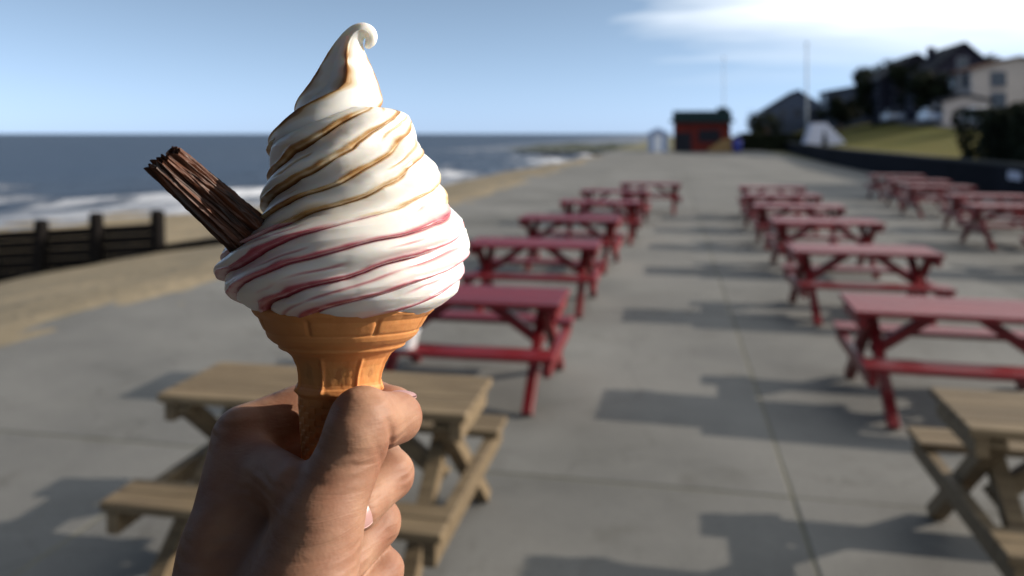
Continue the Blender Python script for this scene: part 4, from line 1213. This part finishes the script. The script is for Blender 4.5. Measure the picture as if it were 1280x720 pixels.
# relax once along the surface for an even skin
def relax(P_, F, it=2, lam=0.5):
    e = np.concatenate([F[:, [0, 1]], F[:, [1, 2]], F[:, [2, 3]], F[:, [3, 0]]])
    for _ in range(it):
        acc = np.zeros_like(P_); cn = np.zeros(len(P_))
        for a_, b_ in ((0, 1), (1, 0)):
            for c in range(3): acc[:, c] += np.bincount(e[:, a_], P_[e[:, b_], c], len(P_))
            cn += np.bincount(e[:, a_], minlength=len(P_))
        P_ = P_ * (1 - lam) + lam * acc / np.maximum(cn, 1)[:, None]
    return P_
HP = relax(HP, HF, 2, 0.5)
def skin_mat():
    m = bpy.data.materials.new('skin'); m.use_nodes = True
    n = m.node_tree.nodes; l = m.node_tree.links; b = n['Principled BSDF']
    t = n.new('ShaderNodeTexCoord')
    nz1 = n.new('ShaderNodeTexNoise'); nz1.inputs['Scale'].default_value = 55; nz1.inputs['Detail'].default_value = 4
    l.new(t.outputs['Object'], nz1.inputs['Vector'])
    r_ = n.new('ShaderNodeValToRGB'); r_.color_ramp.elements[0].position = .32; r_.color_ramp.elements[1].position = .68
    r_.color_ramp.elements[0].color = (0.27, 0.125, 0.078, 1); r_.color_ramp.elements[1].color = (0.40, 0.23, 0.15, 1)
    l.new(nz1.outputs['Fac'], r_.inputs[0])
    l.new(r_.outputs[0], b.inputs['Base Color'])
    b.inputs['Roughness'].default_value = .56; b.inputs['Specular IOR Level'].default_value = .26
    b.inputs['Subsurface Weight'].default_value = .22; b.inputs['Subsurface Radius'].default_value = (1, .35, .18); b.inputs['Subsurface Scale'].default_value = .003
    # creases: wavering lines plus fine pores
    mp = n.new('ShaderNodeMapping'); mp.inputs['Scale'].default_value = (60, 60, 260); mp.inputs['Rotation'].default_value = (R(10), R(-12), 0)
    l.new(t.outputs['Object'], mp.inputs[0])
    n2 = n.new('ShaderNodeTexNoise'); n2.inputs['Scale'].default_value = 1; n2.inputs['Detail'].default_value = 4; n2.inputs['Distortion'].default_value = .8
    l.new(mp.outputs[0], n2.inputs['Vector'])
    n3 = n.new('ShaderNodeTexVoronoi'); n3.inputs['Scale'].default_value = 900
    l.new(t.outputs['Object'], n3.inputs['Vector'])
    b1 = n.new('ShaderNodeBump'); b1.inputs['Strength'].default_value = .32; b1.inputs['Distance'].default_value = .0016
    l.new(n2.outputs['Fac'], b1.inputs['Height'])
    wv = n.new('ShaderNodeTexWave'); wv.bands_direction = 'Z'; wv.inputs['Scale'].default_value = 85; wv.inputs['Distortion'].default_value = 5.5; wv.inputs['Detail'].default_value = 3; wv.inputs['Detail Scale'].default_value = .5
    l.new(t.outputs['Object'], wv.inputs['Vector'])
    nm_ = n.new('ShaderNodeTexNoise'); nm_.inputs['Scale'].default_value = 60; l.new(t.outputs['Object'], nm_.inputs['Vector'])
    mm = n.new('ShaderNodeMapRange'); mm.inputs[1].default_value = .42; mm.inputs[2].default_value = .68; mm.inputs[4].default_value = .45; l.new(nm_.outputs['Fac'], mm.inputs[0])
    bw_ = n.new('ShaderNodeBump'); bw_.inputs['Distance'].default_value = .0009; l.new(mm.outputs[0], bw_.inputs['Strength']); l.new(wv.outputs['Fac'], bw_.inputs['Height']); l.new(b1.outputs[0], bw_.inputs['Normal'])
    b1 = bw_
    b2 = n.new('ShaderNodeBump'); b2.inputs['Strength'].default_value = .10; b2.inputs['Distance'].default_value = .0004
    l.new(n3.outputs['Distance'], b2.inputs['Height']); l.new(b1.outputs[0], b2.inputs['Normal'])
    l.new(b2.outputs[0], b.inputs['Normal'])
    return m
HB = np.array([-91, 250, -194.0]) * 1e-3
hand = fast_mesh('hand', HP * 1e-3 - HB, HF, skin_mat())
hand.matrix_world = FRAME @ Matrix.Translation(HB)
tag(hand, 'bare left hand with curled fingers and thumb gripping the wafer cone', 'hand')
# nails on the visible finger ends
M_nail = mat('nail', (0.46, 0.27, 0.25), 0.3, 0.5, sss=(.15, (1, .5, .4), .001))
def nail(c, fwdv, upv, ln, wd, rad):
    c = Vector(c) * 1e-3; f = Vector(fwdv).normalized(); u = Vector(upv); u = (u - f * u.dot(f)).normalized(); s = f.cross(u)
    nu, nv = 15, 15; V_ = []
    for lay in (0, 1):
        for j in range(nv):
            y = (j / (nv - 1) * 2 - 1)
            for i in range(nu):
                x = (i / (nu - 1) * 2 - 1)
                # square to disc for a rounded outline
                xx = x * math.sqrt(1 - y * y * .42); yy = y * math.sqrt(1 - x * x * .42)
                a_ = xx * wd / rad
                h_ = rad * (math.cos(a_) - 1) - .0010 * yy * yy - lay * .0007 * 1
                p = c + s * (rad * math.sin(a_)) + f * (yy * ln) + u * h_
                V_.append(tuple(p - Vector(HB)))
    F_ = grid_faces(nu, nv)
    rim = [i for i in range(nu)] + [j * nu + nu - 1 for j in range(1, nv)] + [(nv - 1) * nu + i for i in range(nu - 2, -1, -1)] + [j * nu for j in range(nv - 2, 0, -1)]
    n0 = nu * nv
    side = np.array([(a_, b_, b_ + n0, a_ + n0) for a_, b_ in zip(rim, rim[1:] + rim[:1])])
    o = fast_mesh('fingernail', np.array(V_), np.concatenate([F_, F_[:, ::-1] + n0, side]), M_nail, hand)
    return o
def tip_nail(finger, fwdv, upv, ln, wd, lift=.95):
    c, r_ = HAND[finger][-1]; u = Vector(upv).normalized()
    nail(Vector(c) + u * r_ * lift + Vector(fwdv).normalized() * 1.5, fwdv, upv, ln, wd, r_ * 1e-3 * 1.0)
tip_nail('middle', (-.42, -.88, -.18), (.74, -.58, .32), .0062, .0052)
tip_nail('ring', (-.42, -.88, -.22), (.74, -.60, .25), .0058, .0048)
tip_nail('little', (-.42, -.88, -.12), (.74, -.60, .20), .0050, .0042)
nail((-41.2, 296.5, -95.2), (.5, .85, -.18), (.05, .1, .98), .0062, .0056, .0092)

# ---- sleeve of the holder's arm, from above the wrist back to the shoulder
M_sleeve = mat('navy_sleeve', (0.018, 0.02, 0.03), 0.85, 0.2, noise=(60, 0.6, (0.012, 0.013, 0.02)), bump=(90, 0.4, 0.003))
sp = np.array([(-106, 212, -250, 34), (-110, 203, -264, 38), (-128, 158, -330, 43), (-160, 80, -420, 49), (-188, 5, -500, 54), (-198, -45, -525, 57), (-196, -95, -512, 58), (-188, -180, -450, 60), (-176, -300, -350, 66), (-172, -340, -315, 40)], float)
kk_ = np.linspace(0, 1, len(sp)); fine = np.linspace(0, 1, 90)
pts_ = np.stack([catmull(kk_, sp[:, c], fine) for c in range(4)], -1)
Vs = []; nus = 40
for i in range(90):
    a0 = pts_[max(0, i - 1), :3]; b0 = pts_[min(89, i + 1), :3]; d_ = Vector(b0 - a0).normalized()
    u_ = d_.cross(Vector((0, 0, 1))).normalized(); w_ = d_.cross(u_)
    for j in range(nus):
        t_ = 2 * math.pi * j / nus
        r_ = pts_[i, 3] * (1 + .05 * vnoise(math.cos(t_) * 1.5, math.sin(t_) * 1.5, i * .16, 3) + .02 * math.sin(i * 1.1 + 2 * math.sin(t_)))
        p_ = Vector(pts_[i, :3]) + (u_ * math.cos(t_) + w_ * math.sin(t_)) * r_
        Vs.append(tuple(p_ * 1e-3 - Vector(HB)))
c_end = Vector(pts_[-1, :3]) * 1e-3 - Vector(HB)
for j in range(nus): Vs.append(tuple(c_end))
fast_mesh('sleeve', np.array(Vs), grid_faces(nus, 91, True), M_sleeve, hand)
